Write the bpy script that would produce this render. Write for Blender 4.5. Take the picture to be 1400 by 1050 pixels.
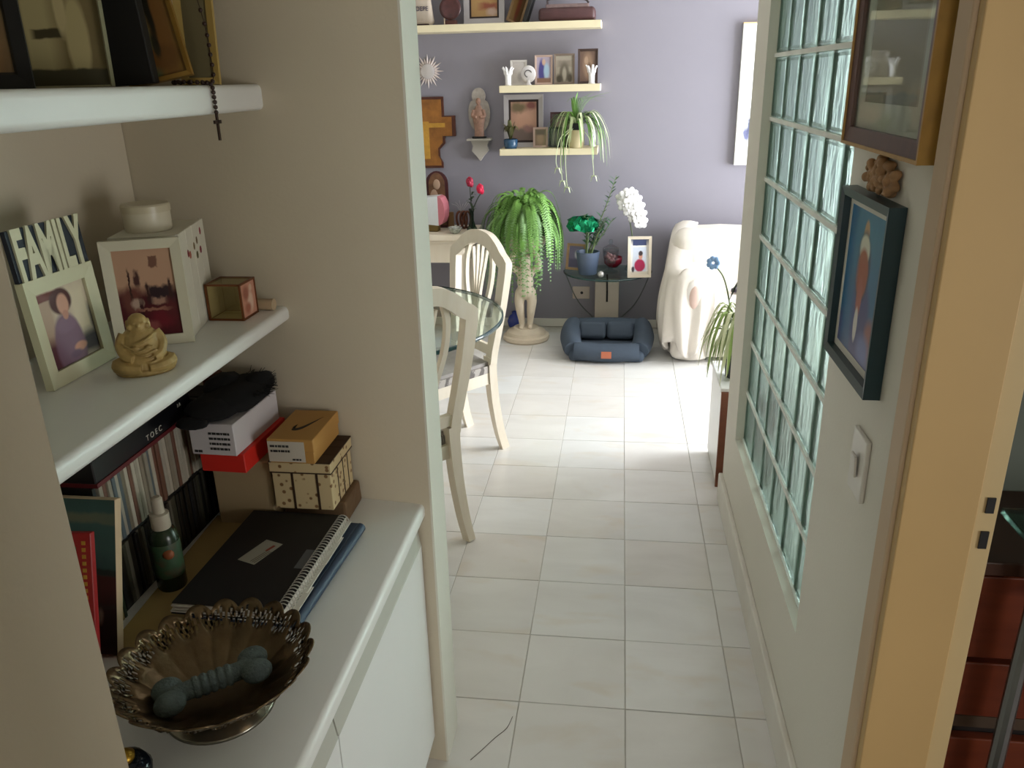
import bpy, bmesh, math, random
from mathutils import Vector, Matrix, noise
random.seed(7)
PI = math.pi
for o in list(bpy.data.objects): bpy.data.objects.remove(o)
S = bpy.context.scene
COL = S.collection

# ------------------------------------------------------------------ camera
cam_d = bpy.data.cameras.new('camera'); cam = bpy.data.objects.new('camera', cam_d); COL.objects.link(cam)
cam_d.sensor_fit = 'HORIZONTAL'; cam_d.sensor_width = 36.0; cam_d.lens = 1110.66 / 1400 * 36
cam_d.clip_start = 0.02; cam_d.clip_end = 200
_p, _y, _r = .358948, -.135144, .0237306
_f = Vector((math.sin(_y)*math.cos(_p), math.cos(_y)*math.cos(_p), -math.sin(_p)))
_rt = Vector((math.cos(_y), -math.sin(_y), 0)); _dn = _f.cross(_rt)
_R = math.cos(_r)*_rt + math.sin(_r)*_dn; _D = -math.sin(_r)*_rt + math.cos(_r)*_dn
cam.matrix_world = Matrix(((_R.x, -_D.x, -_f.x, -.0493), (_R.y, -_D.y, -_f.y, 0), (_R.z, -_D.z, -_f.z, 1.66286), (0, 0, 0, 1)))
S.camera = cam

# ------------------------------------------------------------------ world, light, exposure
W = bpy.data.worlds.new('daylight'); S.world = W; W.use_nodes = True
W.node_tree.nodes['Background'].inputs[0].default_value = (.86, .93, 1, 1)
W.node_tree.nodes['Background'].inputs[1].default_value = 2.2
S.view_settings.view_transform = 'Standard'; S.view_settings.look = 'None'
S.view_settings.gamma = 1; S.view_settings.use_curve_mapping = False
S.view_settings.exposure = 0.0
def area(name, loc, direction, sx, sy, power, col):
    d = bpy.data.lights.new(name, 'AREA'); d.shape = 'RECTANGLE'; d.size = sx; d.size_y = sy
    d.energy = power; d.color = col
    o = bpy.data.objects.new(name, d); COL.objects.link(o); o.location = loc
    o.rotation_euler = Vector(direction).to_track_quat('-Z', 'Y').to_euler()
    return o
area('living_window_right_offscreen', (3.24, 4.42, 1.15), (-1, 0, 0), 2.0, 2.2, 330, (.90, .95, 1))
area('study_window_right_offscreen', (2.36, -.14, 1.05), (-1, 0, 0), .92, 1.16, 28, (1, .97, .91))
area('hall_window_behind_offscreen', (-.03, -1.98, 1.57), (0, 1, 0), .74, 1.2, 8.5, (1, .91, .78))

# ------------------------------------------------------------------ materials
def lin(c):
    if isinstance(c, str): c = tuple(int(c[i:i+2], 16)/255 for i in (0, 2, 4))
    return tuple(x/12.92 if x <= .04045 else ((x+.055)/1.055)**2.4 for x in c) + (1,)
MATS = {}
def nodes_of(name):
    m = bpy.data.materials.new(name); m.use_nodes = True
    nt = m.node_tree; return m, nt, nt.nodes['Principled BSDF']
def mat(name, col, rough=.5, metal=0, var=.06, scale=8, bump=0, bscale=60, **kw):
    """plain procedural material: colour with slight noise variation and optional fine relief"""
    if name in MATS: return MATS[name]
    m, nt, b = nodes_of(name); N = nt.nodes; L = nt.links
    tc = N.new('ShaderNodeTexCoord')
    nz = N.new('ShaderNodeTexNoise'); nz.inputs['Scale'].default_value = scale; nz.inputs['Detail'].default_value = 4
    L.new(tc.outputs['Object'], nz.inputs['Vector'])
    mx = N.new('ShaderNodeMix'); mx.data_type = 'RGBA'
    c = lin(col)
    mx.inputs[6].default_value = tuple(min(1, x*(1-var*2)) for x in c[:3]) + (1,)
    mx.inputs[7].default_value = tuple(min(1, x*(1+var*2)) for x in c[:3]) + (1,)
    L.new(nz.outputs['Fac'], mx.inputs[0]); L.new(mx.outputs[2], b.inputs['Base Color'])
    b.inputs['Roughness'].default_value = rough; b.inputs['Metallic'].default_value = metal
    for k, v in kw.items(): b.inputs[k].default_value = v
    if bump:
        n2 = N.new('ShaderNodeTexNoise'); n2.inputs['Scale'].default_value = bscale; n2.inputs['Detail'].default_value = 5
        L.new(tc.outputs['Object'], n2.inputs['Vector'])
        bp = N.new('ShaderNodeBump'); bp.inputs['Strength'].default_value = bump; bp.inputs['Distance'].default_value = .01
        L.new(n2.outputs['Fac'], bp.inputs['Height']); L.new(bp.outputs[0], b.inputs['Normal'])
    MATS[name] = m; return m
def glass(name, col, rough=.02, ior=1.45, bump=0, bscale=20, thin=.0, milky=.0):
    """glass: refraction with a share of straight transmission so that light gets through panes"""
    if name in MATS: return MATS[name]
    m, nt, b = nodes_of(name); N = nt.nodes; L = nt.links
    b.inputs['Base Color'].default_value = lin(col); b.inputs['Roughness'].default_value = rough
    b.inputs['Transmission Weight'].default_value = 1; b.inputs['IOR'].default_value = ior
    if bump:
        tc = N.new('ShaderNodeTexCoord'); mp = N.new('ShaderNodeMapping'); mp.inputs['Scale'].default_value = (1, 1.6, .55)
        L.new(tc.outputs['Object'], mp.inputs[0])
        n2 = N.new('ShaderNodeTexNoise'); n2.inputs['Scale'].default_value = bscale; n2.inputs['Detail'].default_value = 2
        oi = N.new('ShaderNodeObjectInfo'); n2.noise_dimensions = '4D'
        ml = N.new('ShaderNodeMath'); ml.operation = 'MULTIPLY'; ml.inputs[1].default_value = 9
        L.new(oi.outputs['Random'], ml.inputs[0]); L.new(ml.outputs[0], n2.inputs['W'])
        L.new(mp.outputs[0], n2.inputs['Vector'])
        bp = N.new('ShaderNodeBump'); bp.inputs['Strength'].default_value = bump; bp.inputs['Distance'].default_value = .02
        L.new(n2.outputs['Fac'], bp.inputs['Height']); L.new(bp.outputs[0], b.inputs['Normal'])
    if thin:
        tr = N.new('ShaderNodeBsdfTransparent'); tr.inputs[0].default_value = lin(col)
        mx = N.new('ShaderNodeMixShader'); mx.inputs[0].default_value = thin
        L.new(b.outputs[0], mx.inputs[1]); L.new(tr.outputs[0], mx.inputs[2])
        L.new(mx.outputs[0], N['Material Output'].inputs['Surface'])
    if milky:
        tl = N.new('ShaderNodeBsdfTranslucent'); tl.inputs[0].default_value = lin(col)
        m2 = N.new('ShaderNodeMixShader'); m2.inputs[0].default_value = milky
        L.new(mx.outputs[0], m2.inputs[1]); L.new(tl.outputs[0], m2.inputs[2])
        L.new(m2.outputs[0], N['Material Output'].inputs['Surface'])
    MATS[name] = m; return m
def pic(name, bg, layers, rough=.35, warp=.03, wscale=6, grain=.12):
    """flat print: coloured ellipses ('e') and rectangles ('r') layered on UV space (cx, cy, rx, ry, colour[, soft])"""
    if name in MATS: return MATS[name]
    m, nt, b = nodes_of(name); N = nt.nodes; L = nt.links
    uv = N.new('ShaderNodeUVMap'); uv.uv_map = 'UVMap'
    nz = N.new('ShaderNodeTexNoise'); nz.inputs['Scale'].default_value = wscale; nz.inputs['Detail'].default_value = 3
    L.new(uv.outputs[0], nz.inputs['Vector'])
    a = N.new('ShaderNodeVectorMath'); a.operation = 'SUBTRACT'; a.inputs[1].default_value = (.5, .5, .5)
    L.new(nz.outputs['Color'], a.inputs[0])
    sc = N.new('ShaderNodeVectorMath'); sc.operation = 'SCALE'; sc.inputs[3].default_value = warp
    L.new(a.outputs[0], sc.inputs[0])
    ad = N.new('ShaderNodeVectorMath'); ad.operation = 'ADD'
    L.new(uv.outputs[0], ad.inputs[0]); L.new(sc.outputs[0], ad.inputs[1])
    cur = None
    n2 = N.new('ShaderNodeTexNoise'); n2.inputs['Scale'].default_value = 14; n2.inputs['Detail'].default_value = 5
    L.new(uv.outputs[0], n2.inputs['Vector'])
    m0 = N.new('ShaderNodeMix'); m0.data_type = 'RGBA'; c = lin(bg)
    m0.inputs[6].default_value = tuple(x*(1-grain) for x in c[:3]) + (1,); m0.inputs[7].default_value = tuple(min(1, x*(1+grain)) for x in c[:3]) + (1,)
    L.new(n2.outputs['Fac'], m0.inputs[0]); cur = m0.outputs[2]
    for l in layers:
        k, cx, cy, rx, ry, colr = l[:6]; soft = l[6] if len(l) > 6 else .08
        s = N.new('ShaderNodeVectorMath'); s.operation = 'SUBTRACT'; s.inputs[1].default_value = (cx, cy, 0)
        L.new(ad.outputs[0], s.inputs[0])
        d = N.new('ShaderNodeVectorMath'); d.operation = 'MULTIPLY'; d.inputs[1].default_value = (1/rx, 1/ry, 0)
        L.new(s.outputs[0], d.inputs[0])
        if k == 'e':
            q = N.new('ShaderNodeVectorMath'); q.operation = 'LENGTH'; L.new(d.outputs[0], q.inputs[0]); o = q.outputs['Value']
        else:
            q = N.new('ShaderNodeVectorMath'); q.operation = 'ABSOLUTE'; L.new(d.outputs[0], q.inputs[0])
            sp = N.new('ShaderNodeSeparateXYZ'); L.new(q.outputs[0], sp.inputs[0])
            mm = N.new('ShaderNodeMath'); mm.operation = 'MAXIMUM'; L.new(sp.outputs[0], mm.inputs[0]); L.new(sp.outputs[1], mm.inputs[1]); o = mm.outputs[0]
        r = N.new('ShaderNodeMapRange'); r.inputs[1].default_value = 1-soft; r.inputs[2].default_value = 1+soft
        r.inputs[3].default_value = 1; r.inputs[4].default_value = 0; L.new(o, r.inputs[0])
        x = N.new('ShaderNodeMix'); x.data_type = 'RGBA'; x.inputs[7].default_value = lin(colr)
        L.new(r.outputs[0], x.inputs[0]); L.new(cur, x.inputs[6]); cur = x.outputs[2]
    L.new(cur, b.inputs['Base Color']); b.inputs['Roughness'].default_value = rough
    MATS[name] = m; return m
def stone(name, base, vein, stain, rough=.28, rand=.5):
    m, nt, b = nodes_of(name); N = nt.nodes; L = nt.links
    tc = N.new('ShaderNodeTexCoord'); oi = N.new('ShaderNodeObjectInfo')
    ml = N.new('ShaderNodeMath'); ml.operation = 'MULTIPLY'; ml.inputs[1].default_value = 37; L.new(oi.outputs['Random'], ml.inputs[0])
    def nz(scale, det, dist, off):
        n = N.new('ShaderNodeTexNoise'); n.noise_dimensions = '4D'; n.inputs['Scale'].default_value = scale
        n.inputs['Detail'].default_value = det; n.inputs['Distortion'].default_value = dist
        a = N.new('ShaderNodeMath'); a.operation = 'ADD'; a.inputs[1].default_value = off; L.new(ml.outputs[0], a.inputs[0])
        mp = N.new('ShaderNodeMapping'); mp.inputs['Scale'].default_value = (1, 2.4, 1); mp.inputs['Rotation'].default_value = (0, 0, .35)
        L.new(tc.outputs['Object'], mp.inputs[0]); L.new(mp.outputs[0], n.inputs['Vector']); L.new(a.outputs[0], n.inputs['W']); return n
    def mix(f, A, B):
        x = N.new('ShaderNodeMix'); x.data_type = 'RGBA'; L.new(f, x.inputs[0])
        for i, v in ((6, A), (7, B)):
            if isinstance(v, (str, tuple)): x.inputs[i].default_value = lin(v)
            else: L.new(v, x.inputs[i])
        return x.outputs[2]
    def rng(src, a, c, lo=0, hi=1):
        r = N.new('ShaderNodeMapRange'); r.inputs[1].default_value = a; r.inputs[2].default_value = c
        r.inputs[3].default_value = lo; r.inputs[4].default_value = hi; L.new(src, r.inputs[0]); return r.outputs[0]
    c1 = mix(rng(nz(2.2, 5, 1.2, 0).outputs['Fac'], .35, .75), base, vein)
    c2 = mix(rng(nz(3.1, 6, .6, 5).outputs['Fac'], .56, .80, 0, .75), c1, stain)
    tint = mix(rng(oi.outputs['Random'], 0, 1, 0, rand), (1, 1, 1), (.93, .88, .84))
    mu = N.new('ShaderNodeMix'); mu.data_type = 'RGBA'; mu.blend_type = 'MULTIPLY'; mu.inputs[0].default_value = 1
    L.new(c2, mu.inputs[6]); L.new(tint, mu.inputs[7]); L.new(mu.outputs[2], b.inputs['Base Color'])
    b.inputs['Roughness'].default_value = rough
    MATS[name] = m; return m
def wood(name, a, c, scale=6, rough=.45, axis='X', stretch=9):
    if name in MATS: return MATS[name]
    m, nt, b = nodes_of(name); N = nt.nodes; L = nt.links
    tc = N.new('ShaderNodeTexCoord'); mp = N.new('ShaderNodeMapping')
    mp.inputs['Scale'].default_value = {'X': (1, stretch, stretch), 'Y': (stretch, 1, stretch), 'Z': (stretch, stretch, 1)}[axis]
    L.new(tc.outputs['Object'], mp.inputs[0])
    n = N.new('ShaderNodeTexNoise'); n.inputs['Scale'].default_value = scale; n.inputs['Detail'].default_value = 6; n.inputs['Distortion'].default_value = .6
    L.new(mp.outputs[0], n.inputs['Vector'])
    x = N.new('ShaderNodeMix'); x.data_type = 'RGBA'; x.inputs[6].default_value = lin(a); x.inputs[7].default_value = lin(c)
    L.new(n.outputs['Fac'], x.inputs[0]); L.new(x.outputs[2], b.inputs['Base Color']); b.inputs['Roughness'].default_value = rough
    MATS[name] = m; return m
def pattern(name, bg, fg, scale=40, thr=.5, rough=.8, kind='voronoi', soft=.05, bump=0):
    """printed or woven two-colour pattern"""
    if name in MATS: return MATS[name]
    m, nt, b = nodes_of(name); N = nt.nodes; L = nt.links
    tc = N.new('ShaderNodeTexCoord')
    if kind == 'voronoi':
        n = N.new('ShaderNodeTexVoronoi'); n.inputs['Scale'].default_value = scale; o = n.outputs['Distance']
    elif kind == 'wave':
        n = N.new('ShaderNodeTexWave'); n.inputs['Scale'].default_value = scale; n.inputs['Distortion'].default_value = 4; n.inputs['Detail'].default_value = 3; o = n.outputs['Fac']
    else:
        n = N.new('ShaderNodeTexNoise'); n.inputs['Scale'].default_value = scale; n.inputs['Detail'].default_value = 3; o = n.outputs['Fac']
    L.new(tc.outputs['Object'], n.inputs['Vector'])
    r = N.new('ShaderNodeMapRange'); r.inputs[1].default_value = thr-soft; r.inputs[2].default_value = thr+soft; L.new(o, r.inputs[0])
    x = N.new('ShaderNodeMix'); x.data_type = 'RGBA'; x.inputs[6].default_value = lin(fg); x.inputs[7].default_value = lin(bg)
    L.new(r.outputs[0], x.inputs[0]); L.new(x.outputs[2], b.inputs['Base Color']); b.inputs['Roughness'].default_value = rough
    MATS[name] = m; return m

# ------------------------------------------------------------------ geometry helpers
def T(x, y, z): return Matrix.Translation((x, y, z))
def RX(a): return Matrix.Rotation(a, 4, 'X')
def RY(a): return Matrix.Rotation(a, 4, 'Y')
def RZ(a): return Matrix.Rotation(a, 4, 'Z')
def bm_new(): return bmesh.new()
def box(bm, x0, x1, y0, y1, z0, z1, M=None, bev=0, seg=2):
    vs = [bm.verts.new((x, y, z)) for z in (z0, z1) for (x, y) in ((x0, y0), (x1, y0), (x1, y1), (x0, y1))]
    fs = [bm.faces.new([vs[i] for i in q]) for q in ((3, 2, 1, 0), (4, 5, 6, 7), (0, 1, 5, 4), (1, 2, 6, 5), (2, 3, 7, 6), (3, 0, 4, 7))]
    if bev:
        es = list({e for f in fs for e in f.edges})
        r = bmesh.ops.bevel(bm, geom=es, offset=bev, segments=seg, affect='EDGES', profile=.5)
        vs = list({v for f in r['faces'] for v in f.verts} | {v for v in vs if v.is_valid})
    if M is not None: bmesh.ops.transform(bm, matrix=M, verts=vs)
    return vs
def prism(bm, pts, h0, h1, M=None):
    """extrude a polygon in XY from z=h0 to h1"""
    a = [bm.verts.new((p[0], p[1], h0)) for p in pts]; b = [bm.verts.new((p[0], p[1], h1)) for p in pts]; n = len(pts)
    fa = bm.faces.new(a[::-1]); fb = bm.faces.new(b)
    for i in range(n): bm.faces.new((a[i], a[(i+1) % n], b[(i+1) % n], b[i]))
    if M is not None: bmesh.ops.transform(bm, matrix=M, verts=a+b)
    return a+b
def lathe(bm, prof, seg=24, M=None, mod=None):
    rings = []; vs = []
    for (r, z) in prof:
        if r <= 1e-6:
            v = bm.verts.new((0, 0, z)); rings.append([v]); vs.append(v)
        else:
            R = []
            for i in range(seg):
                a = 2*PI*i/seg; rr = r*(mod(a, r, z) if mod else 1)
                v = bm.verts.new((rr*math.cos(a), rr*math.sin(a), z)); R.append(v); vs.append(v)
            rings.append(R)
    for A, B in zip(rings, rings[1:]):
        for i in range(seg):
            j = (i+1) % seg
            if len(A) == 1 and len(B) == 1: continue
            if len(A) == 1: bm.faces.new((A[0], B[j], B[i]))
            elif len(B) == 1: bm.faces.new((A[i], A[j], B[0]))
            else: bm.faces.new((A[i], A[j], B[j], B[i]))
    if M is not None: bmesh.ops.transform(bm, matrix=M, verts=vs)
    return vs
def cr(pts, n=6):
    """Catmull-Rom through points"""
    P = [Vector(p) for p in pts]; P = [P[0]*2-P[1]] + P + [P[-1]*2-P[-2]]; out = []
    for i in range(1, len(P)-2):
        for k in range(n):
            t = k/n; a, b, c, d = P[i-1:i+3]
            out.append(.5*((2*b)+(c-a)*t+(2*a-5*b+4*c-d)*t*t+(3*b-a-3*c+d)*t**3))
    out.append(P[-2]); return out
def tube(bm, pts, r, seg=8, M=None, cap=True):
    P = [Vector(p) for p in pts]; n = len(P); rr = r if isinstance(r, (list, tuple)) else [r]*n
    if len(rr) != n: rr = [rr[0]+(rr[-1]-rr[0])*i/(n-1) for i in range(n)]
    t0 = (P[1]-P[0]).normalized(); u = t0.orthogonal().normalized(); rings = []; vs = []
    for i in range(n):
        t = (P[min(i+1, n-1)]-P[max(i-1, 0)]).normalized()
        u = (u-t*u.dot(t)).normalized(); w = t.cross(u)
        R = [bm.verts.new(P[i]+(u*math.cos(2*PI*k/seg)+w*math.sin(2*PI*k/seg))*rr[i]) for k in range(seg)]
        rings.append(R); vs += R
    for A, B in zip(rings, rings[1:]):
        for k in range(seg): bm.faces.new((A[k], A[(k+1) % seg], B[(k+1) % seg], B[k]))
    if cap: bm.faces.new(rings[0][::-1]); bm.faces.new(rings[-1])
    if M is not None: bmesh.ops.transform(bm, matrix=M, verts=vs)
    return vs
def sweep(bm, pts, w, h, N, M=None):
    """rectangular bar along points: w across (in plane), h along the normal N"""
    P = [Vector(p) for p in pts]; n = len(P); N = Vector(N).normalized(); rings = []; vs = []
    ww = w if isinstance(w, list) else [w]*n
    for i in range(n):
        t = (P[min(i+1, n-1)]-P[max(i-1, 0)]).normalized(); s = t.cross(N).normalized(); q = s.cross(t).normalized()
        R = [bm.verts.new(P[i]+s*a*ww[i]/2+q*b*h/2) for a, b in ((-1, -1), (1, -1), (1, 1), (-1, 1))]
        rings.append(R); vs += R
    for A, B in zip(rings, rings[1:]):
        for k in range(4): bm.faces.new((A[k], A[(k+1) % 4], B[(k+1) % 4], B[k]))
    bm.faces.new(rings[0][::-1]); bm.faces.new(rings[-1])
    if M is not None: bmesh.ops.transform(bm, matrix=M, verts=vs)
    return vs
def ball(bm, c, r, seg=12, M=None):
    rx, ry, rz = r if isinstance(r, (tuple, list)) else (r, r, r)
    prof = [(math.sin(PI*i/(seg//2)), -math.cos(PI*i/(seg//2))) for i in range(seg//2+1)]
    prof[0] = (0, -1); prof[-1] = (0, 1)
    m = T(*c) @ Matrix.Diagonal((rx, ry, rz, 1))
    return lathe(bm, prof, seg, (M @ m) if M is not None else m)
def blade(bm, pts, w, fold=.0):
    """leaf ribbon with taper along points"""
    P = [Vector(p) for p in pts]; n = len(P); prev = None
    for i in range(n):
        t = (P[min(i+1, n-1)]-P[max(i-1, 0)]).normalized(); s = t.cross(Vector((0, 0, 1)))
        if s.length < 1e-3: s = Vector((1, 0, 0))
        s.normalize(); k = w*(math.sin(PI*(.12+.86*i/(n-1))))**.7
        cur = (bm.verts.new(P[i]-s*k), bm.verts.new(P[i]+Vector((0, 0, -fold*k))), bm.verts.new(P[i]+s*k))
        if prev: bm.faces.new((prev[0], prev[1], cur[1], cur[0])); bm.faces.new((prev[1], prev[2], cur[2], cur[1]))
        prev = cur
def link(name, me, m, parent=None):
    o = bpy.data.objects.new(name, me); COL.objects.link(o)
    if m is not None and not me.materials: me.materials.append(m)
    if parent is not None: o.parent = parent
    return o
def obj(name, bm, m, parent=None, smooth=False, angle=None):
    bmesh.ops.recalc_face_normals(bm, faces=bm.faces)
    me = bpy.data.meshes.new(name); bm.to_mesh(me); bm.free()
    if smooth:
        me.polygons.foreach_set('use_smooth', [True]*len(me.polygons))
        if angle: me.set_sharp_from_angle(angle=angle)
    return link(name, me, m, parent)
def quad(name, w, h, m, parent, M):
    """flat print with UVs: lies in local XZ, faces -Y, bottom centre at the origin"""
    me = bpy.data.meshes.new(name)
    me.from_pydata([M @ Vector(p) for p in ((-w/2, 0, 0), (w/2, 0, 0), (w/2, 0, h), (-w/2, 0, h))], [], [(0, 1, 2, 3)])
    u = me.uv_layers.new(name='UVMap')
    for i, c in enumerate(((0, 0), (1, 0), (1, 1), (0, 1))): u.data[i].uv = c
    return link(name, me, m, parent)
def tag(o, label, cat, group=None):
    o['label'] = label; o['category'] = cat
    if group: o['group'] = group
    return o
def thing(name, label, cat, loc=(0, 0, 0), rz=0, group=None, rx=0):
    o = bpy.data.objects.new(name, None); COL.objects.link(o); o.empty_display_size = .05
    o.location = loc; o.rotation_euler = (rx, 0, rz); return tag(o, label, cat, group)
def struct(name, bm, m, parent=None, **kw):
    o = obj(name, bm, m, parent, **kw)
    if parent is None: o['kind'] = 'structure'
    return o
def copy_tree(o, parent=None):
    c = o.copy(); COL.objects.link(c)
    if parent is not None: c.parent = parent
    for ch in list(o.children): copy_tree(ch, c)
    return c
def text(s, size, m, parent, M, name='lettering', ext=.0006, sx=1, bold=0):
    cu = bpy.data.curves.new('t', 'FONT'); cu.body = s; cu.size = size; cu.extrude = ext; cu.align_x = 'CENTER'; cu.offset = bold
    cu.resolution_u = 3
    to = bpy.data.objects.new('t', cu); COL.objects.link(to)
    me = bpy.data.meshes.new_from_object(to.evaluated_get(bpy.context.evaluated_depsgraph_get()))
    bpy.data.objects.remove(to); bpy.data.curves.remove(cu)
    me.transform(M @ RX(PI/2) @ Matrix.Diagonal((sx, 1, 1, 1))); me.materials.clear()
    return link(name, me, m, parent)
def fuse(name, bm, m, parent, voxel, smooth_it=2):
    """melt overlapping solids into one continuous sculpted surface"""
    bmesh.ops.recalc_face_normals(bm, faces=bm.faces)
    me = bpy.data.meshes.new('tmp'); bm.to_mesh(me); bm.free()
    to = bpy.data.objects.new('tmp', me); COL.objects.link(to)
    r = to.modifiers.new('r', 'REMESH'); r.mode = 'VOXEL'; r.voxel_size = voxel
    s = to.modifiers.new('s', 'SMOOTH'); s.iterations = smooth_it; s.factor = .5
    out = bpy.data.meshes.new_from_object(to.evaluated_get(bpy.context.evaluated_depsgraph_get()))
    bpy.data.objects.remove(to); bpy.data.meshes.remove(me)
    out.polygons.foreach_set('use_smooth', [True]*len(out.polygons)); out.materials.clear(); out.name = name
    return link(name, out, m, parent)
def ring_frame(bm, w, h, b, d, M, y0=0, raise_in=0):
    """four mitred bars around an opening; outer w x h standing on z=0, front at y=-d"""
    o = [(-w/2, 0), (w/2, 0), (w/2, h), (-w/2, h)]; i = [(-w/2+b, b), (w/2-b, b), (w/2-b, h-b), (-w/2+b, h-b)]
    def V(p, y): return bm.verts.new(M @ Vector((p[0], y, p[1])))
    of = [V(p, -d+y0) for p in o]; inf = [V(p, -d+y0+raise_in) for p in i]; ob = [V(p, y0) for p in o]; ib = [V(p, y0) for p in i]
    for k in range(4):
        j = (k+1) % 4
        for q in ((of[k], of[j], inf[j], inf[k]), (ob[j], ob[k], ib[k], ib[j]), (of[j], of[k], ob[k], ob[j]), (inf[k], inf[j], ib[j], ib[k])): bm.faces.new(q)
def picture_frame(name, label, loc, w, h, rz=0, lean=0, b=.02, d=.015, fm=None, pm=None, mm=None, mb=0, cat='picture frame', group=None, raise_in=.003, easel=False, pane=False):
    t = thing(name, label, cat, loc, rz, group, -lean)
    bm = bm_new(); ring_frame(bm, w, h, b, d, Matrix.Identity(4), 0, raise_in); obj('frame', bm, fm, t)
    bm = bm_new(); box(bm, -w/2+b*.5, w/2-b*.5, -d*.35, -.0005, b*.5, h-b*.5); obj('backing', bm, mat('backing_board', '4a3a2c', .8), t)
    iw, ih = w-2*b, h-2*b
    if mb:
        bm = bm_new(); ring_frame(bm, iw, ih, mb, .0015, T(0, -d*.36, b)); obj('mat_board', bm, mm, t)
        quad('picture', iw-2*mb+.001, ih-2*mb+.001, pm, t, T(0, -d*.36-.0007, b+mb))
    else:
        quad('picture', iw+.001, ih+.001, pm, t, T(0, -d*.36-.0007, b))
    if pane:
        bm = bm_new(); box(bm, -iw/2, iw/2, -d*.36-.005, -d*.36-.004, b, h-b); obj('pane', bm, glass('picture_pane', 'f4f8f6', .02, 1.45, thin=.75), t)
    if easel:
        bm = bm_new(); box(bm, -.012, .012, 0, .004, 0, h*.7, T(0, .012, h*.72) @ RX(.38-lean*0) @ T(0, 0, -h*.7), 0); obj('easel_back', bm, mat('backing_board', '4a3a2c', .8), t)
    return t

# ------------------------------------------------------------------ shared materials
M_wall = mat('white_plaster', 'dad6ca', .75, var=.015, scale=3, bump=.05, bscale=120)
M_cream = mat('cream_plaster', 'd0c5af', .8, var=.02, scale=3, bump=.05, bscale=120)
M_lilac = mat('grey_lilac_paint', '8b8791', .8, var=.015, scale=2)
M_ceil = mat('ceiling_paint', 'e6e2da', .85, var=.01)
M_white = mat('white_lacquer', 'e6e6e2', .3, var=.015, scale=4)
M_whitedoor = mat('white_door_lacquer', 'e4e4e2', .35, var=.015, scale=4)
M_pull = mat('grey_white_edge', 'b9b8ae', .5, var=.03)
M_tan = mat('tan_painted_wood', 'c0a06c', .55, var=.04, scale=3)
M_tan2 = mat('pale_tan_wood', 'c9b183', .55, var=.04, scale=3)
M_stonebase = stone('baseboard_stone', 'e0ddd4', 'd6d2c8', 'd0c6b4', .4, .1)
M_tile = stone('marble_tile', 'e6e6e4', 'dad9d6', 'd8cbb6', .22, .4)
M_grout = mat('tile_grout', 'c4beb4', .9, var=.1, scale=30)
M_cream_wood = wood('cream_limed_wood', 'f0e6d6', 'dfd0b8', 5, .45, 'Z', 5)
M_black = mat('black_matt', '0c0c0e', .55, var=.1)
M_paper = mat('white_paper', 'e4e0d6', .8, var=.03, scale=30)
M_gold = mat('old_gold_frame', 'a8813c', .4, .15, var=.15, scale=30)
M_dkwood = wood('dark_walnut', '3a2217', '5b3622', 6, .4, 'Z')
M_metal = mat('grey_metal', '7f8482', .3, .9)
M_blackmetal = mat('black_metal', '16171a', .4, .6)
M_shelf = mat('cream_shelf_laminate', 'e3d6b4', .5, var=.03)

# ------------------------------------------------------------------ floors
bm = bm_new(); box(bm, -3.6, 3.05, -1.8, 5.62, -.12, -.0035); floor = struct('floor', bm, M_grout)
TS = .3; Y0 = 1.83568
def tile_mesh(x0, x1, y0, y1):
    bm = bm_new(); box(bm, x0, x1, y0, y1, -.012, 0, None, .0012, 1)
    bmesh.ops.recalc_face_normals(bm, faces=bm.faces); me = bpy.data.meshes.new('tile'); bm.to_mesh(me); bm.free(); me.materials.append(M_tile); return me
full = tile_mesh(.001, TS-.001, .001, TS-.001)
cut = tile_mesh(.0012, .0985, .0012, TS-.0012)
rest = bm_new(); crack_tile = None
for i in range(-12, 10):
    for j in range(-7, 13):
        x, y = i*TS, Y0+j*TS
        in_corr = i in (-2, -1, 0, 1)
        if y+TS > 5.62 or x < -3.6: continue
        if y < 1.7-.05:                      # corridor strip only
            if not in_corr: continue
        if x > .29 and y < 1.7 : 
            if i == 1: me = cut
            else: continue
        else: me = cut if (i == 1 and y < 2.93) else full
        near = -1.9 <= x <= 1.3 and y > .3
        if near:
            o = link('tile', me, None, floor); o.location = (x, y, random.uniform(-.0006, .0004))
            if i == -2 and j == -1: crack_tile = o
        else: box(rest, x+.0012, x+TS-.0012, y+.0012, y+TS-.0012, -.012, 0)
# alcove strip behind the glass blocks keeps its own cut tiles
for j in range(0, 4):
    y = Y0+j*TS
    if y < 2.93:
        o = link('tile', tile_mesh(.0012, .0988, .0012, TS-.0012), None, floor); o.location = (.5, y, 0)
ro = obj('distant_tiles', rest, M_tile, floor); ro['kind'] = 'stuff'
bm = bm_new()      # fine crack that runs across one corridor tile
pts = cr([(-.311, 1.775, .0006), (-.322, 1.730, .0006), (-.350, 1.690, .0006), (-.378, 1.645, .0006), (-.401, 1.61, .0006)], 4)
sweep(bm, pts, .0016, .0006, (0, 0, 1)); obj('crack', bm, mat('crack_dark', '5d564c', .9), floor)

# study floor in reddish boards, each board its own piece
bm = bm_new(); box(bm, .405, 2.2, -.7, 1.62, -.006, .002); sf = struct('floor_study', bm, M_black)
M_redwood = wood('red_brown_boards', '5a2615', '7b3a20', 4, .35, 'X')
for k in range(16):
    bm = bm_new(); box(bm, .53, 2.2, -.7+k*.145+.002, -.7+(k+1)*.145-.002, .002, .012, None, .001, 1); obj('plank', bm, M_redwood, sf)

# ------------------------------------------------------------------ walls
H = 2.6
bm = bm_new(); prism(bm, [(-.462, 1.6), (-.462, 1.725), (-3.6, 1.725), (-3.6, 1.68), (-1.09, 1.67)], 0, H); struct('wall_niche_end', bm, M_cream)
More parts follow.
